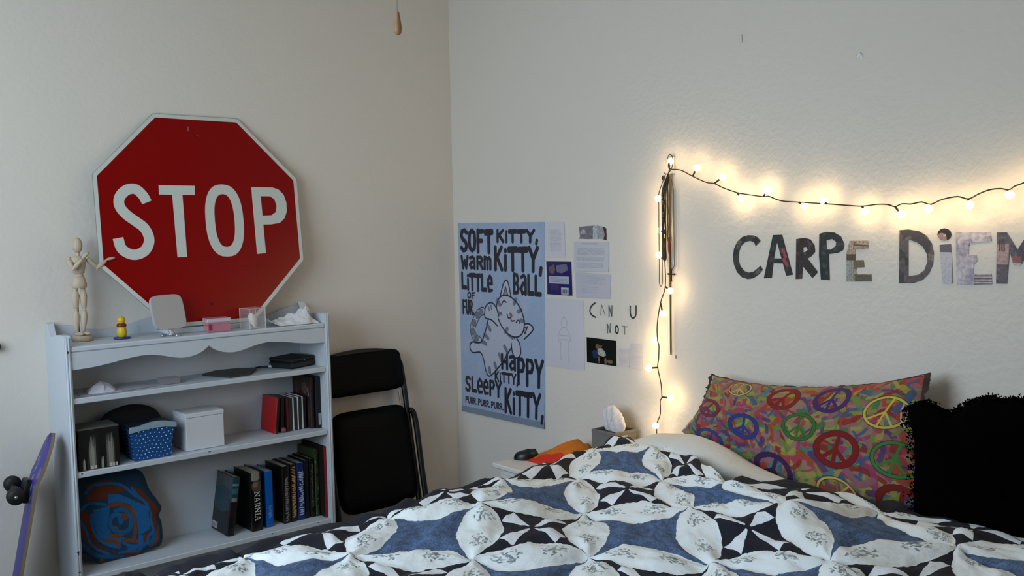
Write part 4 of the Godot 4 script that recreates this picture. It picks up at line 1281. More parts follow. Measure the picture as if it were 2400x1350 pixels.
# ---------------------------------------------------------------- string of lights
func build_string_lights() -> void:
	var t := thing("string_lights", "dark wire string of small glowing globe bulbs along the wall", "string lights", Vector3(1.288, 1.6, 0.03))
	var wm := mat(Color(0.13, 0.11, 0.08), 0.6)
	var run := on_wall([1281,1640, 1288,1615, 1329,1608, 1381,1585, 1444,1563, 1473,1558, 1505,1543, 1569,1525, 1597,1520, 1662,1510, 1686,1511, 1732,1496, 1790,1490, 1887,1483, 1950,1478, 2002,1474, 2044,1478, 2083,1477, 2104,1471, 2120,1478, 2151,1477, 2182,1482, 2202,1475, 2235,1487, 2281,1494, 2306,1487, 2331,1499, 2364,1509, 2391,1511, 2407,1507, 2425,1516, 2448,1524, 2488,1544, 2527,1566], 0.026)
	var drop := on_wall([1281,1640, 1288,1615, 1269,1580, 1260,1507, 1257,1398, 1258,1302, 1255,1211, 1241,1154, 1224,1078, 1217,1020, 1229,1003, 1231,958, 1218,924, 1234,868, 1245,824, 1231,807, 1228,762, 1222,730, 1216,699, 1211,652, 1205,560, 1190,420], 0.026)
	for k in [run, drop]:
		var st := S()
		for i in k.size(): k[i].z += 0.006 * sin(i * 1.9)
		tube(st, smooth3(k, 4), 0.0019, 6)
		part("wire", st, wm, t)
	# bulbs: x, y, distance from the wall, in millimetres
	var bulbs := [[1281,1640,18], [1239,1515,36], [1230,1405,16], [1244,1320,40], [1280,1197,24], [1236,1116,14], [1205,1019,20], [1192,921,40], [1272,822,18], [1218,719,34], [1392,1612,16], [1498,1577,14], [1573,1508,17], [1668,1528,12], [1806,1480,15], [1873,1492,18], [2004,1460,14], [2113,1450,13], [2199,1463,26], [2310,1471,26], [2412,1495,26], [2488,1530,20]]
	var glow := mat(Color(1.0, 0.96, 0.86), 0.5)
	glow.emission_enabled = true
	glow.emission = Color(1.0, 0.90, 0.68)
	glow.emission_energy_multiplier = 2.2
	var all := PackedVector3Array()
	all.append_array(run); all.append_array(drop)
	for b in bulbs:
		var p := Vector3(b[0], b[1], b[2]) * 0.001
		var best := all[0]
		for a in all:
			if a.distance_to(p) < best.distance_to(p): best = a
		var st := S()
		ball(st, p, Vector3(0.0115, 0.0115, 0.0115), 16, 10)
		var bulb := part("bulb", st, glow, t, "glowing warm white globe bulb")
		st = S()
		tube(st, PackedVector3Array([best, best.lerp(p, 0.4), p + (best - p).normalized() * 0.010]), 0.003, 8)
		part("socket", st, wm, bulb)
		var l := OmniLight3D.new()
		l.name = "bulb_glow"
		l.position = p - O
		l.light_color = Color(1.0, 0.86, 0.62)
		l.light_energy = 0.0085
		l.light_size = 0.011
		l.omni_range = 6.0
		l.omni_attenuation = 2.0
		l.shadow_enabled = true
		t.add_child(l, true)

# ---------------------------------------------------------------- hook and necklaces
func build_necklaces() -> void:
	var h := thing("wall_hook", "clear adhesive wall hook with a wire loop holding necklaces", "hook", Vector3(1.276, 1.60, 0))
	boxp("base_plate", Vector3(1.276, 1.628, 0.004), Vector3(0.016, 0.058, 0.007), mat(Color(0.80, 0.79, 0.78), 0.3), h, 0.003)
	var st := S()
	tube(st, smooth3(PackedVector3Array([Vector3(1.262, 1.640, 0.009), Vector3(1.264, 1.655, 0.012), Vector3(1.275, 1.664, 0.014), Vector3(1.287, 1.652, 0.014), Vector3(1.289, 1.625, 0.018), Vector3(1.283, 1.604, 0.026), Vector3(1.274, 1.597, 0.030), Vector3(1.264, 1.602, 0.032)]), 4), 0.0016, 8)
	part("wire_loop", st, mat(Color(0.35, 0.33, 0.30), 0.4, 0.7), h)
	var dark := mat(Color(0.05, 0.04, 0.035), 0.7)
	var brown := mat(Color(0.25, 0.19, 0.13), 0.7)
	var tan2 := mat(Color(0.42, 0.34, 0.25), 0.7)
	var metal := mat(Color(0.36, 0.33, 0.29), 0.4, 0.6)
	var grp := "necklaces hanging from the wall hook"
	var loop := func(x0: float, x1: float, top: float, low: float, z: float, wig := 0.0) -> PackedVector3Array:
		var p := PackedVector3Array()
		for k in 12:
			var s := k / 11.0
			p.append(Vector3(lerpf(1.272, x0, minf(1.0, s * 6.0)) + wig * sin(k * 2.3), lerpf(top, low + 0.012, s), z))
		p.append(Vector3((x0 + x1) / 2, low, z))
		for k in range(11, -1, -1):
			var s := k / 11.0
			p.append(Vector3(lerpf(1.272, x1, minf(1.0, s * 6.0)) + wig * sin(k * 1.7 + 1.0), lerpf(top, low + 0.012, s), z))
		return smooth3(p, 3)
	# thick black beaded cord
	var n := thing("necklace", "thick black cord necklace with knots, leftmost on the hook", "necklace", Vector3(1.25, 1.6, 0.02), grp)
	st = S(); tube(st, loop.call(1.247, 1.257, 1.597, 1.30, 0.020, 0.001), 0.0032, 8); part("cord", st, dark, n)
	for y in [1.585, 1.50, 1.46, 1.40, 1.37]:
		st = S(); ball(st, Vector3(1.250 + 0.002 * sin(y * 60), y, 0.022), Vector3(0.0065, 0.009, 0.005), 10, 8); part("knot", st, brown, n)
	n = thing("necklace", "brown leather necklace with a red pendant, hanging from the hook", "necklace", Vector3(1.268, 1.6, 0.016), grp)
	st = S(); tube(st, loop.call(1.263, 1.276, 1.597, 1.36, 0.014, 0.001), 0.0026, 8); part("cord", st, tan2, n)
	st = S(); ball(st, Vector3(1.270, 1.352, 0.017), Vector3(0.004, 0.030, 0.004), 10, 10); part("pendant", st, mat(Color(0.45, 0.05, 0.03), 0.4), n, "red pendant")
	n = thing("necklace", "long fine chain necklace ending in a dark cross", "necklace", Vector3(1.28, 1.6, 0.010), grp)
	st = S(); tube(st, loop.call(1.268, 1.287, 1.597, 1.272, 0.010), 0.0014, 6); part("chain", st, metal, n)
	st = S(false)
	box(st, Vector3(1.275, 1.249, 0.011), Vector3(0.0042, 0.036, 0.004), 0.001)
	box(st, Vector3(1.275, 1.254, 0.011), Vector3(0.028, 0.0042, 0.004), 0.001)
	for q in [[1.275, 1.268], [1.275, 1.231], [1.261, 1.254], [1.289, 1.254]]: box(st, Vector3(q[0], q[1], 0.011), Vector3(0.006, 0.006, 0.0045), 0.0015)
	part("cross_pendant", st, mat(Color(0.10, 0.09, 0.085), 0.5, 0.4), n, "dark cross pendant")
	n = thing("necklace", "fine double chain with a narrow loop left of the cross", "necklace", Vector3(1.247, 1.6, 0.032), grp)
	st = S(); tube(st, loop.call(1.240, 1.254, 1.597, 1.212, 0.034), 0.0014, 6); part("chain", st, metal, n)
	n = thing("necklace", "longest thin dark thong hanging straight down below the cross", "necklace", Vector3(1.265, 1.6, 0.006), grp)
	st = S(); tube(st, loop.call(1.2635, 1.267, 1.597, 0.972, 0.006), 0.0017, 6); part("cord", st, brown, n)

# ---------------------------------------------------------------- things on top of the bookcase
func build_top_things() -> void:
	var TY := 1.0742
	# jointed wooden figure
	var wd := wood(Color(0.76, 0.69, 0.61), Color(0.70, 0.62, 0.53), 0.55, 12.0)
	var m := thing("artist_mannequin", "jointed pale wooden artist figure raising one hand to its chin", "mannequin", Vector3(0.068, TY, 1.610))
	var x := 0.068
	var st := S()
	lathe(st, [Vector2(0, 0.0003), Vector2(0.034, 0.0003), Vector2(0.0355, 0.002), Vector2(0.0355, 0.016), Vector2(0.034, 0.018), Vector2(0, 0.018)], Vector3(x, TY, 1.610), 6)
	part("base", st, wd, m)
	st = S(); tube(st, PackedVector3Array([Vector3(x - 0.026, TY + 0.016, 1.612), Vector3(x - 0.022, TY + 0.19, 1.612)]), 0.0018, 8); part("support_rod", st, mat(Color(0.4, 0.38, 0.35), 0.4, 0.7), m)
	var zc := 1.612
	st = S(); ball(st, Vector3(x, 1.396, zc), Vector3(0.0165, 0.0265, 0.0165), 18, 14); part("head", st, wd, m)
	st = S(); tube(st, PackedVector3Array([Vector3(x, 1.350, zc), Vector3(x, 1.376, zc)]), 0.0065, 12); part("neck", st, wd, m)
	st = S(); lathe(st, [Vector2(0, 1.300), Vector2(0.0175, 1.301), Vector2(0.0205, 1.315), Vector2(0.0255, 1.338), Vector2(0.026, 1.350), Vector2(0.017, 1.360), Vector2(0, 1.361)], Vector3(x, 0, zc), 20, Basis(Vector3(0.75, 0, 0), Vector3(0, 1, 0), Vector3(0, 0, 1))); part("chest", st, wd, m)
	st = S(); ball(st, Vector3(x, 1.294, zc), Vector3(0.013, 0.010, 0.015), 14, 10); part("waist", st, wd, m)
	st = S(); lathe(st, [Vector2(0, 1.252), Vector2(0.0225, 1.253), Vector2(0.0235, 1.266), Vector2(0.019, 1.284), Vector2(0.016, 1.291), Vector2(0, 1.292)], Vector3(x, 0, zc - 0.001), 20, Basis(Vector3(0.75, 0, 0), Vector3(0, 1, 0), Vector3(0, 0, 1))); part("pelvis", st, wd, m)
	var limb := func(called: String, a: Vector3, b: Vector3, r0: float, r1: float, r2: float) -> void:
		var s := S()
		tube(s, PackedVector3Array([a, a.lerp(b, 0.06), a.lerp(b, 0.3), a.lerp(b, 0.6), a.lerp(b, 0.94), b]), r0, 12, false, PackedFloat32Array([r0 * 0.5, r0 * 0.9, r1, (r1 + r2) / 2, r2 * 0.9, r2 * 0.5]))
		part(called, s, wd, m)
	var joint := func(p: Vector3, r: float) -> void:
		var s := S(); ball(s, p, Vector3(r, r, r), 12, 8); part("joint", s, wd, m)
	for s in [[1.625, 1.628, 0.0], [1.601, 1.606, 0.006]]:
		joint.call(Vector3(x, 1.248, s[0]), 0.008)
		limb.call("upper_leg", Vector3(x, 1.245, s[0]), Vector3(x + s[2], 1.182, s[0] + 0.001), 0.010, 0.0125, 0.009)
		joint.call(Vector3(x + s[2], 1.180, s[0] + 0.001), 0.007)
		limb.call("lower_leg", Vector3(x + s[2], 1.178, s[0] + 0.001), Vector3(x, 1.104, s[1]), 0.0095, 0.0120, 0.007)
		var f := S(); ball(f, Vector3(x + 0.008, TY + 0.0245, s[1] - 0.006), Vector3(0.018, 0.0065, 0.009), 14, 8, Basis(Vector3.UP, 0.5)); part("foot", f, wd, m)
	# arm bent up to the chin
	joint.call(Vector3(x, 1.352, zc + 0.029), 0.008)
	limb.call("upper_arm", Vector3(x, 1.350, zc + 0.031), Vector3(x + 0.024, 1.320, zc + 0.024), 0.0085, 0.0095, 0.007)
	joint.call(Vector3(x + 0.026, 1.318, zc + 0.023), 0.0065)
	limb.call("forearm", Vector3(x + 0.026, 1.319, zc + 0.022), Vector3(x + 0.040, 1.350, zc - 0.002), 0.0075, 0.0085, 0.005)
	st = S(); ball(st, Vector3(x + 0.042, 1.362, zc - 0.012), Vector3(0.006, 0.006, 0.016), 12, 8, Basis(Vector3.RIGHT, 0.75)); part("hand", st, wd, m)
	# arm held out sideways
	joint.call(Vector3(x, 1.352, zc - 0.029), 0.008)
	limb.call("upper_arm", Vector3(x, 1.349, zc - 0.030), Vector3(x + 0.010, 1.320, zc - 0.056), 0.0085, 0.009, 0.007)
	joint.call(Vector3(x + 0.010, 1.318, zc - 0.058), 0.0065)
	limb.call("forearm", Vector3(x + 0.010, 1.319, zc - 0.060), Vector3(x + 0.014, 1.342, zc - 0.088), 0.0075, 0.0085, 0.005)
	st = S(); ball(st, Vector3(x + 0.014, 1.347, zc - 0.101), Vector3(0.009, 0.005, 0.017), 12, 8, Basis(Vector3.RIGHT, 0.2)); part("hand", st, wd, m)
	# plain toy peg
	var p := thing("toy_peg", "small yellow toy peg with a red collar on a blue disc", "toy", Vector3(0.11, TY, 1.494))
	var yl := mat(Color(0.80, 0.68, 0.06), 0.4)
	var c := Vector3(0.11, TY, 1.494)
	st = S(); lathe(st, [Vector2(0, 0.0003), Vector2(0.027, 0.0003), Vector2(0.028, 0.003), Vector2(0.026, 0.0055), Vector2(0, 0.006)], c, 24); part("disc", st, mat(Color(0.10, 0.20, 0.45), 0.4), p)
	st = S(); lathe(st, [Vector2(0.010, 0.0055), Vector2(0.0155, 0.010), Vector2(0.0165, 0.024), Vector2(0.014, 0.038), Vector2(0.010, 0.046), Vector2(0.0, 0.047)], c, 20); part("body", st, yl, p)
	st = S(); lathe(st, [Vector2(0.0, 0.0405), Vector2(0.0155, 0.041), Vector2(0.0165, 0.046), Vector2(0.014, 0.051), Vector2(0.0, 0.0515)], c, 20); part("collar", st, mat(Color(0.48, 0.06, 0.03), 0.5), p)
	st = S(); ball(st, c + Vector3(0, 0.063, 0), Vector3(0.0135, 0.0135, 0.0135), 18, 12); part("head", st, yl, p)
	# rounded square panel on a stand
	var v := thing("stand_mirror", "pale grey rounded square panel on a short silver stand", "mirror", Vector3(0.155, TY, 1.335))
	var sil := mat(Color(0.66, 0.66, 0.68), 0.35, 0.1)
	var chrome := mat(Color(0.7, 0.7, 0.72), 0.15, 0.9)
	var ux := (Vector3(-0.25, 0, -1)).normalized()
	var uy := Vector3(-0.16, 0.985, 0.05).normalized()
	uy = (uy - ux * ux.dot(uy)).normalized()
	var nn := ux.cross(uy).normalized()
	var pc := Vector3(0.164, TY + 0.083, 1.353)
	st = S(false)
	var rs := ellipse(Vector2.ZERO, 0.0625, 0.060, 48, 5.0)
	for q in rs.size(): rs[q] = Vector2(rs[q].x + 0.06 * rs[q].y * -1.0, rs[q].y)
	prism(st, rs, pc - nn * 0.006, ux, uy, nn * 0.012)
	part("panel", st, sil, v)
	st = S(); tube(st, PackedVector3Array([pc - nn * 0.004 - uy * 0.05, Vector3(0.170, TY + 0.012, 1.346), Vector3(0.175, TY + 0.005, 1.342)]), 0.008, 10, false, PackedFloat32Array([0.009, 0.009, 0.009])); part("stem", st, sil, v)
	st = S()
	for q in [[0.160, 1.372], [0.184, 1.330]]: lathe(st, [Vector2(0, 0.0003), Vector2(0.009, 0.0003), Vector2(0.010, 0.003), Vector2(0.008, 0.006), Vector2(0, 0.0065)], Vector3(q[0], TY, q[1]), 16)
	tube(st, PackedVector3Array([Vector3(0.160, TY + 0.004, 1.372), Vector3(0.175, TY + 0.005, 1.345), Vector3(0.184, TY + 0.004, 1.330)]), 0.0035, 8)
	part("foot", st, chrome, v)
	# pink see-through box
	var k := thing("pink_box", "small see-through pink plastic box with a clear lid", "box", Vector3(0.157, TY, 1.176))
	var pk := glass(Color(0.86, 0.55, 0.63), 0.30, 0.15)
	var cl := glass(Color(0.88, 0.80, 0.83), 0.55, 0.1)
	var kb := Basis(Vector3.UP, -0.12)
	for s in [[Vector3(0, 0.0012, 0), Vector3(0.056, 0.002, 0.078)], [Vector3(0.028, 0.017, 0), Vector3(0.002, 0.031, 0.078)], [Vector3(-0.028, 0.017, 0), Vector3(0.002, 0.031, 0.078)], [Vector3(0, 0.017, 0.039), Vector3(0.054, 0.031, 0.002)], [Vector3(0, 0.017, -0.039), Vector3(0.054, 0.031, 0.002)]]: boxp("side", Vector3(0.157, TY, 1.176) + kb * s[0], s[1], pk, k, 0.0003, kb)
	boxp("lid", Vector3(0.157, TY + 0.041, 1.176), Vector3(0.062, 0.015, 0.086), cl, k, 0.003, kb)
	boxp("clasp", Vector3(0.157, TY + 0.018, 1.176) + kb * Vector3(0.030, 0, 0.032), Vector3(0.003, 0.022, 0.012), mat(Color(0.62, 0.08, 0.22), 0.4), k, 0.001, kb, "deep pink clasp")
	# clear cube with a white shell in it
	var cu := thing("acrylic_cube", "clear acrylic display cube holding a white shell", "display cube", Vector3(0.166, TY, 1.043))
	var ac := glass(Color(0.93, 0.91, 0.92), 0.05, 0.03)
	var edge := glass(Color(0.95, 0.92, 0.93), 0.40, 0.1)
	var cb := Vector3(0.166, TY + 0.0375, 1.043)
	var hs := 0.0325
	var cz := Basis(Vector3.UP, 0.12)
	for d in [Vector3(1, 0, 0), Vector3(-1, 0, 0), Vector3(0, 0, 1), Vector3(0, 0, -1)]: boxp("wall_pane", cb + cz * (d * hs), Vector3(0.0015, 0.072, hs * 2) if d.x != 0 else Vector3(hs * 2 - 0.002, 0.072, 0.0015), ac, cu, 0.0002, cz)
	boxp("lid_pane", cb + Vector3(0, 0.0365, 0), Vector3(hs * 2, 0.0018, hs * 2), edge, cu, 0.0003, cz)
	boxp("floor_pane", cb - Vector3(0, 0.0362, 0), Vector3(hs * 2 - 0.003, 0.0016, hs * 2 - 0.003), edge, cu, 0.0003, cz)
	for sx in [-1, 1]:
		for sz in [-1, 1]: boxp("corner_edge", cb + cz * Vector3(sx * hs, 0, sz * hs), Vector3(0.003, 0.073, 0.003), edge, cu, 0.0008, cz)
	O = Vector3(0.166, TY + 0.003, 1.043)
	st = S()
	var sh := func(i: int, j: int) -> Vector3:
		var h := i / 14.0
		var a := TAU * j / 18.0
		var r := 0.017 * pow(sin(PI * clampf(h * 0.86 + 0.06, 0, 1)), 0.8) * (0.55 + 0.6 * h) * (1.0 + 0.10 * sin(a * 7.0))
		return Vector3(0.166 + r * cos(a) * 0.6, TY + 0.0032 + 0.052 * h, 1.039 + r * sin(a) + 0.012 * (h - 0.2))
	for i in 14:
		for j in 18: quad(st, sh.call(i, j), sh.call(i + 1, j), sh.call(i + 1, j + 1), sh.call(i, j + 1))
	solo("white_shell", st, mat(Color(0.92, 0.90, 0.88), 0.6), "ribbed white shell standing inside the clear cube", "shell")
	# crumpled tissue
	O = Vector3(0.13, TY, 0.855)
	st = S(false)
	var n1 := 22
	var n2 := 12
	var ct := func(i: int, j: int) -> Vector3:
		var u := float(i) / n1
		var w := float(j) / n2
		var rim := minf(minf(u, 1 - u) * 5.0, minf(w, 1 - w) * 3.5)
		var h := clampf(rim, 0, 1) * (0.018 + 0.032 * smoothstep(0.25, 0.85, u)) * (0.7 + 0.9 * absf(noise.get_noise_2d(u * 170.0, w * 130.0) + 0.25))
		if u < 0.12: h += 0.028 * (0.12 - u) / 0.12 * (1.0 - absf(w - 0.4))
		return Vector3(0.105 + 0.095 * w + 0.012 * noise.get_noise_2d(u * 120.0, 50.0), TY + 0.001 + h, 0.978 - 0.185 * u + 0.01 * noise.get_noise_2d(w * 120.0, 150.0))
	for i in n1:
		for j in n2: quad(st, ct.call(i, j), ct.call(i, j + 1), ct.call(i + 1, j + 1), ct.call(i + 1, j))
	var flap := [Vector3(0.15, TY + 0.05, 0.84), Vector3(0.10, TY + 0.078, 0.825), Vector3(0.10, TY + 0.075, 0.80), Vector3(0.15, TY + 0.045, 0.80)]
	quad(st, flap[0], flap[1], flap[2], flap[3])
	var ts := mat(Color(0.82, 0.81, 0.82), 0.95)
	solo("crumpled_tissue", st, ts, "crumpled white tissue at the right end of the bookcase top", "tissue")

# ---------------------------------------------------------------- things on the shelves
func build_shelf_things() -> void:
	var Y2 := 0.9052
	var Y3 := 0.6627
	var Y4 := 0.3162
	var st: SurfaceTool
	var flat_sheet := func(called: String, c: Array, y: float, m: Material, label: String, lift: float) -> void:
		O = Vector3(c[0], y, c[1])
		var s := S()
		var n := 6
		var f := func(i: int, j: int) -> Vector3:
			var u := float(i) / n
			var w := float(j) / n
			var a := Vector3(c[0], y, c[1]).lerp(Vector3(c[2], y, c[3]), u)
			var b := Vector3(c[6], y, c[7]).lerp(Vector3(c[4], y, c[5]), u)
			var q := a.lerp(b, w)
			q.y += 0.0012 + lift * sin(PI * u) * w
			return q
		for i in n:
			for j in n:
				quad(s, f.call(i, j), f.call(i, j + 1), f.call(i + 1, j + 1), f.call(i + 1, j))
				var d := Vector3(0, -0.0008, 0)
				quad(s, f.call(i + 1, j) + d, f.call(i + 1, j + 1) + d, f.call(i, j + 1) + d, f.call(i, j) + d)
		solo(called, s, m, label, "paper", "loose papers on the upper shelf")
	var pap := mat(Color(0.78, 0.78, 0.82), 0.85)
	flat_sheet.call("loose_paper", [0.192,1.660, 0.196,1.525, 0.10,1.51, 0.085,1.645], Y2, pap, "flat white paper under the peaked one on the upper shelf", 0.001)
	flat_sheet.call("loose_paper", [0.185,1.515, 0.165,1.405, 0.06,1.415, 0.075,1.53], Y2, mat(Color(0.72, 0.71, 0.74), 0.85), "flat grey white paper left of the small clear box", 0.002)
	# paper folded up to a peak
	O = Vector3(0.15, Y2 + 0.0016, 1.585)
	st = S(false)
	var pk := Vector3(0.125, Y2 + 0.034, 1.578)
	var rim := [Vector3(0.172, Y2 + 0.0025, 1.632), Vector3(0.182, Y2 + 0.002, 1.585), Vector3(0.176, Y2 + 0.0022, 1.545), Vector3(0.13, Y2 + 0.006, 1.530), Vector3(0.095, Y2 + 0.003, 1.56), Vector3(0.105, Y2 + 0.004, 1.62)]
	for i in 6:
		var a: Vector3 = rim[i]
		var b: Vector3 = rim[(i + 1) % 6]
		var m1 := a.lerp(pk, 0.55) + Vector3(0.006 * sin(i * 2.0), 0.004, 0.006 * cos(i * 3.0))
		var m2 := b.lerp(pk, 0.55) + Vector3(0.006 * sin((i + 1) % 6 * 2.0), 0.004, 0.006 * cos((i + 1) % 6 * 3.0))
		quad_out(st, a, b, m2, m1, Vector3(0.14, Y2 - 0.05, 1.58))
		tri_out(st, m1, m2, pk, Vector3(0.14, Y2 - 0.05, 1.58))
	solo("folded_paper", st, mat(Color(0.80, 0.79, 0.84), 0.85), "white paper folded up to a peak on the upper shelf", "paper", "loose papers on the upper shelf")
	# small clear box
	var cb := thing("clear_box", "small low clear plastic box on the upper shelf", "box", Vector3(0.14, Y2, 1.352))
	var cl := glass(Color(0.62, 0.58, 0.60), 0.4, 0.1)
	for s in [[Vector3(0, 0.001, 0), Vector3(0.05, 0.0016, 0.062)], [Vector3(0.025, 0.010, 0), Vector3(0.0016, 0.018, 0.062)], [Vector3(-0.025, 0.010, 0), Vector3(0.0016, 0.018, 0.062)], [Vector3(0, 0.010, 0.031), Vector3(0.05, 0.018, 0.0016)], [Vector3(0, 0.010, -0.031), Vector3(0.05, 0.018, 0.0016)]]: boxp("side", Vector3(0.14, Y2 + 0.0004, 1.352) + s[0], s[1], cl, cb, 0.0003)
	boxp("lid", Vector3(0.14, Y2 + 0.0205, 1.352), Vector3(0.053, 0.003, 0.065), cl, cb, 0.001)
	# dark six-sided mat
	O = Vector3(0.10, Y2, 1.09)
	st = S(false)
	prism(st, V2([0.062,1.200, 0.193,1.150, 0.182,1.066, 0.082,0.998, 0.028,1.040, 0.020,1.132]), Vector3(0, Y2 + 0.0004, 0), Vector3.RIGHT, Vector3(0, 0, 1), Vector3(0, 0.0065, 0))
	solo("hexagonal_tray", st, mat(Color(0.17, 0.17, 0.165), 0.5), "thin dark grey six-sided slab on the upper shelf", "tray")
	# black flat case
	var lc := thing("black_case", "flat black case at the right end of the upper shelf", "case", Vector3(0.105, Y2, 0.855))
	var lb := Basis(Vector3.UP, 0.35)
	var blk := mat(Color(0.014, 0.015, 0.02), 0.55)
	boxp("case_body", Vector3(0.104, Y2 + 0.0135, 0.862), Vector3(0.120, 0.025, 0.128), blk, lc, 0.008, lb)
	boxp("case_lid", Vector3(0.104, Y2 + 0.033, 0.862), Vector3(0.117, 0.014, 0.125), blk, lc, 0.006, lb)
	boxp("latch", Vector3(0.104, Y2 + 0.028, 0.856) + lb * Vector3(0.058, 0, 0.0), Vector3(0.002, 0.004, 0.006), mat(Color(0.5, 0.5, 0.52), 0.3, 0.6), lc, 0.0008, lb)
	O = Vector3(0.04, Y2, 0.952)
	st = S(); tube(st, smooth3(PackedVector3Array([Vector3(0.05, Y2 + 0.003, 0.985), Vector3(0.045, Y2 + 0.003, 0.965), Vector3(0.06, Y2 + 0.003, 0.94), Vector3(0.05, Y2 + 0.003, 0.915)]), 4), 0.0028, 8)
	solo("black_cable", st, blk, "short black cable beside the flat black case", "cable")
	O = Vector3(0.075, Y2, 0.938)
	st = S(); ball(st, Vector3(0.078, Y2 + 0.0065, 0.936), Vector3(0.008, 0.006, 0.011), 12, 8, Basis(), 0.2)
	solo("paper_scrap", st, mat(Color(0.75, 0.75, 0.75), 0.9), "tiny white crumpled scrap beside the flat black case", "scrap")

	# ---- middle shelf
	var zi := picture(160, 128, Color(0.015, 0.016, 0.014))
	var r := RandomNumberGenerator.new()
	r.seed = 8
	for b in [[52, 14], [126, 14], [20, 4], [92, 4]]:
		for k in 90:
			var x := r.randfn(b[0], b[1] * 0.5)
			var y0 := r.randf_range(15, 75) if b[1] > 8 else r.randf_range(90, 110)
			var tn := r.randf_range(0.35, 0.72)
			stroke(zi, PackedVector2Array([Vector2(x, y0), Vector2(x + r.randf_range(-1, 1), 128)]), r.randf_range(0.6, 1.6), Color(tn, tn * 0.97, tn * 0.9, 0.3))
	for x in [46, 60, 118, 130, 142]: zi.fill_rect(Rect2i(x, 116, 9, 12), Color(0.70, 0.70, 0.68))
	var zb := thing("streaked_box", "black box with white streaks at the left of the middle shelf", "box", Vector3(0.15, Y3, 1.615))
	boxp("box_body", Vector3(0.150, Y3 + 0.0665, 1.615), Vector3(0.106, 0.132, 0.130), mat(Color(0.02, 0.02, 0.018), 0.5), zb, 0.003)
	st = S(false); quad(st, Vector3(0.2036, Y3 + 0.130, 1.6795), Vector3(0.2036, Y3 + 0.130, 1.5505), Vector3(0.2036, Y3 + 0.002, 1.5505), Vector3(0.2036, Y3 + 0.002, 1.6795)); part("front_print", st, tex(zi, 0.45), zb, "white streaked front")
	boxp("lid", Vector3(0.150, Y3 + 0.1355, 1.615), Vector3(0.108, 0.006, 0.132), mat(Color(0.30, 0.30, 0.28), 0.4), zb, 0.002)
	# dark bag behind the boxes
	O = Vector3(0.05, Y3, 1.47)
	st = S(); ball(st, Vector3(0.052, Y3 + 0.088, 1.462), Vector3(0.034, 0.083, 0.116), 22, 16, Basis(), 0.06)
	solo("dark_bag", st, mat(Color(0.012, 0.013, 0.018), 0.9), "rounded black cloth bag behind the dotted blue box", "bag")
	# dotted blue box
	var db := thing("dotted_box", "blue box with white dots and a pale curved rim", "box", Vector3(0.15, Y3, 1.437))
	var dots := picture(192, 160, Color(0.03, 0.27, 0.50))
	for i in 9:
		for j in 8:
			var q := Vector2(14 + i * 21 + (10 if j % 2 else 0), 14 + j * 19 + 4 * sin(i * 1.3))
			stroke(dots, PackedVector2Array([q, q]), 3.0, Color(0.80, 0.88, 0.92))
	var dm := tex(dots, 0.5)
	var cn := []
	for h in [[0.0008, 0.061, 0.045], [0.112, 0.072, 0.052]]:
		for s in [[1, 1], [1, -1], [-1, -1], [-1, 1]]: cn.append(Vector3(0.150 + s[0] * h[2], Y3 + h[0], 1.437 + s[1] * h[1]))
	st = S(false)
	for k in 4: quad(st, cn[4 + k], cn[4 + (k + 1) % 4], cn[(k + 1) % 4], cn[k])
	quad(st, cn[0], cn[1], cn[2], cn[3]); quad(st, cn[7], cn[6], cn[5], cn[4])
	part("tub", st, dm, db)
	st = S(false)
	var rimo := smooth2(V2([-0.079,0.100, -0.074,0.118, -0.05,0.119, 0.0,0.129, 0.04,0.127, 0.074,0.119, 0.080,0.116, 0.080,0.100]), 3)
	for p2 in V2([0.04,0.107, 0.0,0.108, -0.04,0.105]): rimo.append(p2)
	prism(st, rimo, Vector3(0.1965, Y3, 1.437), Vector3(0, 0, -1), Vector3.UP, Vector3(0.011, 0, 0))
	part("lid_rim", st, mat(Color(0.52, 0.60, 0.66), 0.5), db, "pale grey blue curved rim")
	boxp("lid", Vector3(0.145, Y3 + 0.115, 1.437), Vector3(0.098, 0.008, 0.150), mat(Color(0.08, 0.12, 0.18), 0.5), db, 0.002)
	# plain white box
	var wb := thing("white_box", "plain white cardboard box in the middle of the shelf", "box", Vector3(0.125, Y3, 1.2455))
	var wm := mat(Color(0.80, 0.80, 0.82), 0.7)
	boxp("box_body", Vector3(0.1245, Y3 + 0.0585, 1.2455), Vector3(0.116, 0.116, 0.139), wm, wb, 0.002)
	boxp("lid", Vector3(0.1245, Y3 + 0.125, 1.2455), Vector3(0.119, 0.016, 0.142), wm, wb, 0.002)
	# disc cases
	var grp := "disc cases on the middle shelf"
	var case := func(label: String, z: float, th: float, h: float, d: float, xf: float, cover: Material, spine: Material, lean: float) -> void:
		var t := thing("disc_case", label, "disc case", Vector3(xf - d / 2, Y3, z), grp)
		var bs := Basis(Vector3.RIGHT, lean)
		var c0 := Vector3(xf - d / 2, Y3 + 0.0006, z)
		var up := bs * Vector3(0, h / 2, 0)
		boxp("cover", c0 + up, Vector3(d, h, th), cover, t, 0.0008, bs)
		boxp("spine", c0 + up + Vector3(d / 2 + 0.0004, 0, 0), Vector3(0.001, h * 0.985, th * 0.8), spine, t, 0.0002, bs)
	var cred := mat(Color(0.66, 0.02, 0.04), 0.3)
	var dgr := mat(Color(0.10, 0.13, 0.12), 0.4)
	var cwh := mat(Color(0.80, 0.80, 0.80), 0.4)
	var cbk := mat(Color(0.02, 0.02, 0.022), 0.4)
	var mar := mat(Color(0.30, 0.035, 0.085), 0.4)
	case.call("red disc case tilted at the left of the row", 0.955, 0.012, 0.135, 0.125, 0.145, cred, cbk, -0.10)
	case.call("black disc case standing behind the red one", 0.924, 0.016, 0.130, 0.112, 0.128, cbk, cbk, -0.05)
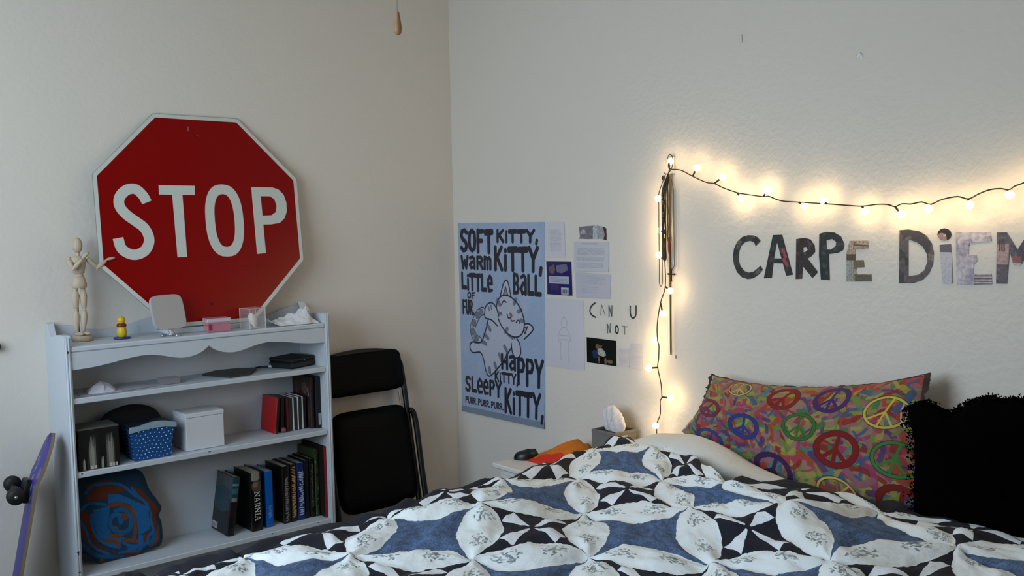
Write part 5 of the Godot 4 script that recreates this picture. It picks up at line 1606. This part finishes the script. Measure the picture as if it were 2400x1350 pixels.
	case.call("disc case with a maroon spine", 0.902, 0.0085, 0.126, 0.12, 0.135, mar, mar, 0.0)
	case.call("disc case with a dark green spine beside the maroon one", 0.8895, 0.013, 0.126, 0.12, 0.135, dgr, dgr, 0.0)
	var zc := 0.8785
	var nmz := ["first", "second", "third"]
	for k in 3:
		case.call("%s pale grey disc case spine from the left" % nmz[k], zc, 0.0045, 0.127, 0.12, 0.135, cwh, cwh, 0.0)
		case.call("dark green disc case right of the %s pale spine" % nmz[k], zc - 0.0095, 0.0125, 0.125, 0.12, 0.135, dgr, dgr if k < 2 else cbk, 0.0)
		zc -= 0.0195
	O = Vector3(0.14, Y3, 0.924)
	st = S(); ball(st, Vector3(0.142, Y3 + 0.0105, 0.925), Vector3(0.010, 0.010, 0.010), 14, 10, Basis(), 0.25)
	solo("pink_trinket", st, mat(Color(0.45, 0.26, 0.32), 0.5), "small dusky pink trinket in front of the black disc case", "trinket")
	# tall books behind them
	var tb := picture(96, 128, Color(0.20, 0.13, 0.13))
	fill_poly(tb, ellipse(Vector2(66, 30), 16, 14, 20), Color(0.36, 0.26, 0.25))
	stroke(tb, V2([84,30, 86,46]), 2.5, Color(0.5, 0.46, 0.45)); stroke(tb, V2([20,16, 28,60]), 4, Color(0.30, 0.20, 0.19))
	stroke(tb, V2([70,60, 84,96]), 8, Color(0.28, 0.17, 0.18))
	speckle(tb, 0.4, 4.0)
	var tall := thing("tall_book", "tall dark pink brown book behind the disc cases", "book", Vector3(0.085, Y3, 0.807))
	boxp("cover", Vector3(0.083, Y3 + 0.1005, 0.808), Vector3(0.146, 0.20, 0.014), mat(Color(0.17, 0.11, 0.115), 0.5), tall, 0.001)
	st = S(false); quad(st, Vector3(0.012, Y3 + 0.199, 0.8154), Vector3(0.155, Y3 + 0.199, 0.8154), Vector3(0.155, Y3 + 0.002, 0.8154), Vector3(0.012, Y3 + 0.002, 0.8154)); part("cover_print", st, tex(tb, 0.5), tall)
	var tall2 := thing("tall_book", "tall black book with a white label against the right panel", "book", Vector3(0.095, Y3, 0.789))
	boxp("cover", Vector3(0.090, Y3 + 0.1005, 0.7885), Vector3(0.155, 0.20, 0.021), mat(Color(0.02, 0.02, 0.032), 0.4), tall2, 0.001)
	boxp("spine_label", Vector3(0.1682, Y3 + 0.036, 0.785), Vector3(0.0012, 0.046, 0.010), mat(Color(0.62, 0.62, 0.62), 0.7), tall2, 0.0003, Basis(), "white spine label")

	# ---- rose-shaped cushion on the lower shelf
	var W := 300
	var img := picture(W, W, Color(0.03, 0.20, 0.30))
	var k := W / 1406.0
	var br := Color(0.36, 0.15, 0.045)
	var bl := Color(0.03, 0.34, 0.56)
	var tl := Color(0.035, 0.20, 0.27)
	var P := func(a: Array) -> PackedVector2Array:
		var o := V2(a)
		for i in o.size(): o[i] *= k
		return o
	fill_poly(img, P.call([330,200, 600,120, 850,200, 900,260, 700,300, 560,380, 330,400]), br)
	fill_poly(img, P.call([900,200, 1060,260, 1200,420, 1300,520, 1240,640, 1210,770, 1140,770, 1150,460, 1000,400, 930,300]), br)
	fill_poly(img, P.call([240,560, 330,500, 370,620, 400,820, 430,940, 560,1010, 540,1060, 400,1030, 290,940, 230,800]), br)
	fill_poly(img, P.call([570,1010, 640,1080, 820,1100, 960,1110, 1010,1060, 1130,860, 1130,790, 1000,850, 1020,960, 850,985, 720,1060, 640,1020]), br)
	fill_poly(img, P.call([600,300, 760,310, 1000,420, 1130,470, 1130,760, 1000,830, 1000,940, 960,960, 960,600, 880,440, 740,400, 600,430]), bl)
	fill_poly(img, P.call([400,500, 560,470, 620,430, 600,560, 560,700, 640,860, 780,860, 700,960, 560,930, 440,860, 390,680]), bl)
	for s in [[620,450, 740,430, 860,480, 920,560, 930,760, 900,880], [760,900, 860,900, 940,920], [480,880, 560,910, 640,900, 700,960], [600,640, 610,720, 680,740], [780,570, 820,600, 740,640], [600,820, 680,840, 780,800], [1250,740, 1220,900, 1130,990], [470,1150, 520,1190, 660,1170]]: stroke(img, smooth2(P.call(s), 3), 5.5, br.lightened(0.08))
	for s in [[690,520, 780,500, 870,580, 870,720, 780,790, 660,770, 600,680, 640,580, 720,580, 740,660], [1180,800, 1180,880, 1110,960], [260,950, 400,1080, 640,1110, 900,1150]]: stroke(img, smooth2(P.call(s), 3), 6.0, bl.lerp(tl, 0.2))
	for s in [[330,300, 420,210, 600,180, 800,200, 960,330, 1080,400, 1140,520], [250,520, 330,440, 420,420, 560,440], [230,640, 300,780, 330,900, 420,1000, 560,1060], [380,560, 370,700, 420,840, 520,930, 700,980], [1160,560, 1150,680, 1180,780, 1110,850, 1060,960, 960,1000, 820,1010], [1010,850, 990,960, 860,970, 760,930], [700,1060, 820,1040, 960,1050, 1030,960], [930,240, 1010,340, 1120,440], [640,600, 680,560, 740,570]]: stroke(img, smooth2(P.call(s), 3), 4.0, bl)
	speckle(img, 0.12, 6.0)
	var outl := smooth2(V2(ROSE + [ROSE[0], ROSE[1]]), 2)
	outl.remove_at(outl.size() - 1)
	for i in outl.size():
		outl[i].y = minf(maxf(outl[i].y, Y4 + 0.002), 0.6415)
		outl[i].x = minf(outl[i].x, 1.686)
	var rc := thing("rose_cushion", "rose-shaped blue and brown cushion at the left of the lower shelf", "cushion", Vector3(0.10, Y4, 1.53))
	var ctr := Vector2(1.535, 0.465)
	var lo := Vector2(1.6866, 0.612)
	var rp := func(i: int, j: int, side: float) -> Vector3:
		var o: Vector2 = outl[i % outl.size()]
		var s := j / 8.0
		var q := ctr.lerp(o, s)
		return Vector3(0.105 - 0.10 * (q.y - 0.46) + side * 0.022 * pow(maxf(0.0, 1.0 - pow(s, 3.0)), 0.5) + side * 0.004 * noise.get_noise_2d(q.x * 900, q.y * 900), q.y, q.x)
	var ruv := func(p: Vector3) -> Vector2: 
		var u := (1.721 - p.z) / 0.353
		return Vector2(u, (0.6606 - 0.065 * u - p.y) / 0.380)
	for side in [1.0, -1.0]:
		st = S()
		for i in outl.size():
			for j in 8:
				var q := [rp.call(i, j, side), rp.call(i, j + 1, side), rp.call(i + 1, j + 1, side), rp.call(i + 1, j, side)]
				if side > 0: quad(st, q[3], q[2], q[1], q[0], ruv.call(q[3]), ruv.call(q[2]), ruv.call(q[1]), ruv.call(q[0]))
				else: quad(st, q[0], q[1], q[2], q[3], ruv.call(q[0]), ruv.call(q[1]), ruv.call(q[2]), ruv.call(q[3]))
		part("printed_front" if side > 0 else "plain_back", st, tex(img, 0.9) if side > 0 else mat(tl, 0.9), rc)

var ROSE := [1.680,0.620, 1.570,0.624, 1.463,0.613, 1.436,0.581, 1.426,0.541, 1.408,0.507, 1.386,0.467, 1.390,0.450, 1.399,0.437, 1.390,0.412, 1.391,0.358, 1.403,0.330, 1.455,0.324, 1.474,0.304, 1.489,0.297, 1.514,0.311, 1.535,0.322, 1.568,0.317, 1.600,0.307, 1.616,0.324, 1.633,0.347, 1.659,0.364, 1.676,0.394, 1.692,0.442, 1.695,0.515, 1.687,0.585]

# ---------------------------------------------------------------- books on the lower shelf
func spine_print(base: Color, ink: Color, from: float, to: float, seed2: int, wide := 0.45) -> Image:
	var img := picture(32, 256, base)
	var r := RandomNumberGenerator.new()
	r.seed = seed2
	var y := from * 256.0
	while y < to * 256.0:
		var L := r.randf_range(4, 9)
		var x0 := 16 - 16 * wide
		for k in 3: stroke(img, PackedVector2Array([Vector2(r.randf_range(x0, 32 - x0), y + r.randf() * L), Vector2(r.randf_range(x0, 32 - x0), y + r.randf() * L)]), 2.0, Color(ink.r, ink.g, ink.b, 0.95))
		y += L + 2.5
	return img

func build_books() -> void:
	var Y := 0.3162
	var grp := "books on the lower shelf"
	var page := mat(Color(0.62, 0.59, 0.51), 0.9)
	var book := func(label: String, zhi: float, zlo: float, xf: float, d: float, h: float, cover: Material, spine: Material, lean := 0.0) -> Node3D:
		var th := zhi - zlo
		var zc := (zhi + zlo) / 2
		var t := thing("book", label, "book", Vector3(xf - d / 2, Y, zc), grp)
		var bs := Basis(Vector3.RIGHT, lean)
		var c0 := Vector3(xf - d / 2, Y + 0.0006 + th / 2 * absf(sin(lean)), zc) + bs * Vector3(0, h / 2, 0)
		for s in [-1, 1]: boxp("cover", c0 + bs * Vector3(0, 0, s * (th / 2 - 0.0012)), Vector3(d, h, 0.0024), cover, t, 0.0006, bs)
		boxp("pages", c0 + Vector3(-0.002, 0, 0), Vector3(d - 0.006, h - 0.007, th - 0.005), page, t, 0.0005, bs)
		# rounded spine
		var st := S()
		var n := 8
		for k in n:
			var f := func(m: int, y: float) -> Vector3:
				var a := PI * (float(m) / n - 0.5)
				return c0 + bs * Vector3(d / 2 + minf(0.005, th * 0.25) * cos(a) - 0.0005, y, -th / 2 * sin(a))
			quad(st, f.call(k, h / 2), f.call(k + 1, h / 2), f.call(k + 1, -h / 2), f.call(k, -h / 2), Vector2(float(k) / n, 0), Vector2(float(k + 1) / n, 0), Vector2(float(k + 1) / n, 1), Vector2(float(k) / n, 1))
		part("spine", st, spine, t)
		return t
	var black := mat(Color(0.016, 0.016, 0.018), 0.4)
	# tilted library book
	var li := picture(32, 256, Color(0.03, 0.04, 0.06))
	li.fill_rect(Rect2i(0, 0, 32, 110), Color(0.10, 0.22, 0.26))
	li.fill_rect(Rect2i(6, 30, 20, 10), Color(0.38, 0.46, 0.47)); li.fill_rect(Rect2i(6, 52, 20, 24), Color(0.20, 0.36, 0.40)); li.fill_rect(Rect2i(8, 92, 16, 16), Color(0.5, 0.45, 0.45))
	li.fill_rect(Rect2i(0, 120, 32, 60), Color(0.10, 0.06, 0.06))
	var lb: Node3D = book.call("teal and black book with a white sticker, tilted left of the others", 1.172, 1.142, 0.150, 0.135, 0.215, mat(Color(0.02, 0.028, 0.04), 0.4), tex(li, 0.35), -0.16)
	var cov := picture(96, 160, Color(0.035, 0.055, 0.075))
	fill_poly(cov, V2([0,0, 96,0, 96,60, 60,78, 0,70]), Color(0.24, 0.27, 0.29))
	fill_poly(cov, V2([0,44, 40,30, 90,36, 96,90, 50,104, 0,96]), Color(0.09, 0.20, 0.25))
	cov.fill_rect(Rect2i(20, 106, 46, 14), Color(0.06, 0.07, 0.09))
	cov.fill_rect(Rect2i(2, 138, 34, 18), Color(0.62, 0.60, 0.60))
	for q in 9: cov.fill_rect(Rect2i(5 + q * 3, 142, 1, 10), Color(0.30, 0.30, 0.30))
	speckle(cov, 0.25, 3.0)
	var bs := Basis(Vector3.RIGHT, -0.16)
	var c0 := Vector3(0.0825, Y + 0.0006 + 0.015 * sin(0.16), 1.157) + bs * Vector3(0, 0.1075, 0)
	var st := S(false)
	var g := func(x: float, y: float) -> Vector3: return c0 + bs * Vector3(x, y, 0.0153)
	O = lb.position
	quad(st, g.call(-0.066, 0.106), g.call(0.067, 0.106), g.call(0.067, -0.106), g.call(-0.066, -0.106))
	part("cover_print", st, tex(cov, 0.35), lb, "teal cover picture with a white sticker at its foot")
	# thick black book with lettering
	var na := picture(48, 256, Color(0.018, 0.018, 0.018))
	fill_poly(na, V2([10,0, 34,0, 34,30, 26,40, 10,36]), Color(0.52, 0.50, 0.46))
	fill_poly(na, ellipse(Vector2(26, 62), 16, 26, 20), Color(0.30, 0.25, 0.21))
	fill_poly(na, ellipse(Vector2(22, 54), 7, 12, 16), Color(0.46, 0.38, 0.32))
	var nb: Node3D = book.call("thick black book with white capitals down its spine", 1.076, 1.031, 0.158, 0.140, 0.221, black, tex(na, 0.3))
	var f := SystemFont.new()
	f.font_names = PackedStringArray(["Droid Serif"])
	var tm := TextMesh.new()
	tm.font = f
	tm.text = "NARNIA"
	tm.font_size = 20
	tm.pixel_size = 0.0014
	tm.depth = 0.0006
	var ti := MeshInstance3D.new()
	ti.name = "title"
	ti.mesh = tm
	ti.material_override = mat(Color(0.78, 0.77, 0.72), 0.5)
	# reads downwards along the spine
	ti.transform = Transform3D(Basis(Vector3(0, -1, 0), Vector3(0, 0, -1), Vector3(1, 0, 0)), Vector3(0.1632, Y + 0.094, 1.0525) - nb.position)
	nb.add_child(ti, true)
	book.call("bright blue book beside the thick black one", 1.012, 0.981, 0.148, 0.125, 0.213, mat(Color(0.02, 0.28, 0.56), 0.4), tex(spine_print(Color(0.02, 0.33, 0.64), Color(0.30, 0.52, 0.76), 0.62, 0.85, 2, 0.25), 0.3))
	book.call("black hardback with a white title", 0.944, 0.912, 0.152, 0.140, 0.220, black, tex(spine_print(Color(0.022, 0.016, 0.018), Color(0.50, 0.46, 0.46), 0.2, 0.95, 3, 0.25), 0.35))
	book.call("brown book with a gold title", 0.909, 0.884, 0.150, 0.135, 0.222, mat(Color(0.11, 0.045, 0.035), 0.5), tex(spine_print(Color(0.13, 0.05, 0.035), Color(0.70, 0.55, 0.30), 0.04, 0.92, 4, 0.4), 0.35))
	book.call("blue paperback with a white title", 0.881, 0.851, 0.150, 0.130, 0.222, mat(Color(0.05, 0.12, 0.32), 0.4), tex(spine_print(Color(0.055, 0.14, 0.38), Color(0.66, 0.70, 0.78), 0.15, 0.92, 5, 0.45), 0.35))
	book.call("plain black book right of the blue paperback", 0.849, 0.829, 0.146, 0.132, 0.226, black, black)
	book.call("dark green book with a faint title", 0.827, 0.807, 0.148, 0.132, 0.229, mat(Color(0.02, 0.035, 0.02), 0.4), tex(spine_print(Color(0.022, 0.035, 0.022), Color(0.34, 0.36, 0.28), 0.1, 0.8, 6, 0.3), 0.35))
	var gr := picture(32, 256, Color(0.20, 0.24, 0.13))
	for q in 26: stroke(gr, V2([rng.randf() * 32, rng.randf() * 256, rng.randf() * 32, rng.randf() * 256]).slice(0, 1), rng.randf_range(3, 8), [Color(0.09, 0.15, 0.05), Color(0.40, 0.42, 0.34), Color(0.16, 0.22, 0.08), Color(0.03, 0.04, 0.03)][q % 4])
	book.call("mottled green and grey picture book near the right panel", 0.805, 0.789, 0.152, 0.140, 0.262, tex(gr, 0.4), tex(gr, 0.4))
	book.call("thin red book, tallest, against the right panel", 0.787, 0.778, 0.194, 0.180, 0.278, mat(Color(0.10, 0.075, 0.06), 0.5), mat(Color(0.58, 0.02, 0.07), 0.4))

# ---------------------------------------------------------------- skateboard
func build_skateboard() -> void:
	var d := Vector3(0, 0.977, -0.211).normalized()
	var n := Vector3(0, 0.211, 0.977).normalized()
	var wd := Vector3(0.985, 0, 0.17).normalized()
	var foot := Vector3(0.150, 0.014, 1.900)
	var t := thing("skateboard", "purple bottomed skateboard standing against the side of the bookcase", "skateboard", Vector3(0.15, 0, 1.93))
	var L := 0.795
	var img := picture(64, 256, Color(0.19, 0.16, 0.50))
	for k in 26: stroke(img, PackedVector2Array([Vector2(rng.randf() * 64, rng.randf() * 256), Vector2(rng.randf() * 64, rng.randf() * 256)]).slice(0, 1), rng.randf_range(3, 9), [Color(0.14, 0.12, 0.36), Color(0.28, 0.20, 0.52), Color(0.36, 0.34, 0.56), Color(0.10, 0.10, 0.22)][k % 4])
	for k in 5: stroke(img, V2([20 + k * 7, 30 + 9 * k, 24 + k * 7, 26 + 9 * k]), 2.0, Color(0.55, 0.55, 0.5))
	var NS := 40
	var NW := 10
	var pos := func(i: int, j: int, off: float) -> Vector3:
		var s := float(i) / NS
		var w := 2.0 * j / NW - 1.0
		var half := 0.099 * pow(maxf(0.0, 1.0 - pow(absf(2.0 * s - 1.0), 9.0)), 0.5)
		# both ends kick up towards the grip side
		var kick := 0.0
		if s > 0.79: kick = -0.20 * pow(s - 0.79, 1.0) * L * smoothstep(0.79, 0.86, s)
		if s < 0.21: kick = -0.20 * (0.21 - s) * L * smoothstep(0.21, 0.14, s)
		var dish := -0.005 * w * w
		return foot + d * (L * s) + n * (kick + dish + off + 0.040) + wd * (half * w)
	var st := S()
	var gr := S()
	var ed := S()
	for i in NS:
		for j in NW:
			var u0 := Vector2(float(j) / NW, 1.0 - float(i) / NS)
			quad(st, pos.call(i, j, 0.011), pos.call(i + 1, j, 0.011), pos.call(i + 1, j + 1, 0.011), pos.call(i, j + 1, 0.011), u0, u0 - Vector2(0, 1.0 / NS), u0 + Vector2(1.0 / NW, -1.0 / NS), u0 + Vector2(1.0 / NW, 0))
			quad(gr, pos.call(i, j + 1, 0.0), pos.call(i + 1, j + 1, 0.0), pos.call(i + 1, j, 0.0), pos.call(i, j, 0.0))
		for j in [0, NW]: quad_out(ed, pos.call(i, j, 0.0), pos.call(i, j, 0.011), pos.call(i + 1, j, 0.011), pos.call(i + 1, j, 0.0), pos.call(i, NW / 2, 0.005))
	part("deck", st, tex(img, 0.45), t, "purple printed underside")
	part("grip_tape", gr, mat(Color(0.04, 0.036, 0.032), 0.95), t)
	part("ply_edge", ed, mat(Color(0.50, 0.42, 0.33), 0.7), t, "bare plywood edge")
	var metal := mat(Color(0.16, 0.16, 0.17), 0.4, 0.6)
	var bolt := mat(Color(0.6, 0.6, 0.6), 0.3, 0.8)
	for s in [0.255, 0.765]:
		var c: Vector3 = foot + d * (L * s) + n * 0.052
		var tr := boxp("truck", c + n * 0.010, Vector3(0.05, 0.075, 0.020), metal, t, 0.004, Basis(Vector3.RIGHT, d, n))
		st = S(); tube(st, PackedVector3Array([c + n * 0.043 - wd * 0.098, c + n * 0.043 + wd * 0.098]), 0.008, 10); part("axle", st, metal, tr).position = Vector3.ZERO
		st = S(); tube(st, PackedVector3Array([c + n * 0.01 - d * 0.01, c + n * 0.043]), 0.014, 10); part("hanger", st, metal, tr)
		for sx in [-1, 1]:
			var w: Vector3 = c + n * 0.043 + wd * (sx * 0.085)
			st = S(); lathe(st, [Vector2(0, -0.016), Vector2(0.018, -0.016), Vector2(0.026, -0.011), Vector2(0.027, 0), Vector2(0.026, 0.011), Vector2(0.018, 0.016), Vector2(0, 0.016)], w, 20, Basis(Vector3.UP, Vector3.RIGHT, Vector3.FORWARD)); part("wheel", st, mat(Color(0.03, 0.03, 0.032), 0.6), t)
			st = S(); ball(st, w + wd * (sx * 0.0165), Vector3(0.004, 0.006, 0.006), 10, 6); part("axle_nut", st, bolt, t)

# ---------------------------------------------------------------- small things
func build_small_things() -> void:
	var t := thing("fan_pull", "pale wooden drop on a fine cord hanging from the ceiling", "pull cord", Vector3(1.561, 1.895, 1.296))
	var st := S()
	lathe(st, [Vector2(0, 0.0), Vector2(0.004, 0.0006), Vector2(0.0082, 0.004), Vector2(0.0098, 0.011), Vector2(0.0098, 0.016), Vector2(0.0085, 0.026), Vector2(0.0062, 0.040), Vector2(0.0046, 0.050), Vector2(0.0034, 0.0535), Vector2(0, 0.054)], Vector3(1.561, 1.895, 1.296), 20)
	part("wooden_drop", st, wood(Color(0.66, 0.50, 0.36), Color(0.55, 0.40, 0.27), 0.45, 20.0), t)
	st = S(); tube(st, PackedVector3Array([Vector3(1.5605, 1.948, 1.296), Vector3(1.5595, 2.3, 1.296), Vector3(1.5595, 2.699, 1.296)]), 0.0007, 6)
	part("cord", st, mat(Color(0.50, 0.47, 0.43), 0.6), t)
	st = S(); lathe(st, [Vector2(0, -0.03), Vector2(0.03, -0.028), Vector2(0.045, -0.012), Vector2(0.048, 0.0)], Vector3(1.5595, 2.7, 1.296), 20); part("ceiling_cap", st, mat(Color(0.8, 0.8, 0.78), 0.5), t)
	# leftovers on the wall
	O = Vector3(1.563, 2.0, 0)
	st = S(false); box(st, Vector3(1.563, 2.012, 0.0026), Vector3(0.011, 0.026, 0.005), 0.0015)
	solo("adhesive_hook", st, mat(Color(0.82, 0.80, 0.77), 0.5), "small clear adhesive strip high on the wall", "adhesive strip")
	O = Vector3(1.977, 1.9, 0)
	st = S(); ball(st, Vector3(1.975, 1.906, 0.001), Vector3(0.008, 0.007, 0.0016), 12, 8, Basis(), 0.5)
	ball(st, Vector3(1.983, 1.900, 0.001), Vector3(0.005, 0.006, 0.0014), 10, 8, Basis(), 0.5)
	solo("filler_blob", st, mat(Color(0.86, 0.86, 0.85), 0.8), "blob of white filler on the wall above the lights", "filler")
	O = Vector3(1.265, 0.966, 0)
	st = S(); ball(st, Vector3(1.283, 0.966, 0.0008), Vector3(0.005, 0.006, 0.0012), 12, 8)
	solo("wall_anchor", st, mat(Color(0.55, 0.52, 0.48), 0.8), "grey wall plug beside the tip of the longest necklace", "wall plug")
	O = Vector3(0.0, 1.075, 1.862)
	st = S(); lathe(st, [Vector2(0.006, 0.0), Vector2(0.007, 0.012), Vector2(0.014, 0.016), Vector2(0.016, 0.022), Vector2(0.012, 0.028), Vector2(0, 0.03)], Vector3(0.0, 1.075, 1.866), 18, Basis(Vector3.UP, Vector3.RIGHT, Vector3.FORWARD))
	solo("coat_peg", st, mat(Color(0.03, 0.03, 0.03), 0.5), "black coat peg on the wall at the left edge of the view", "coat peg")
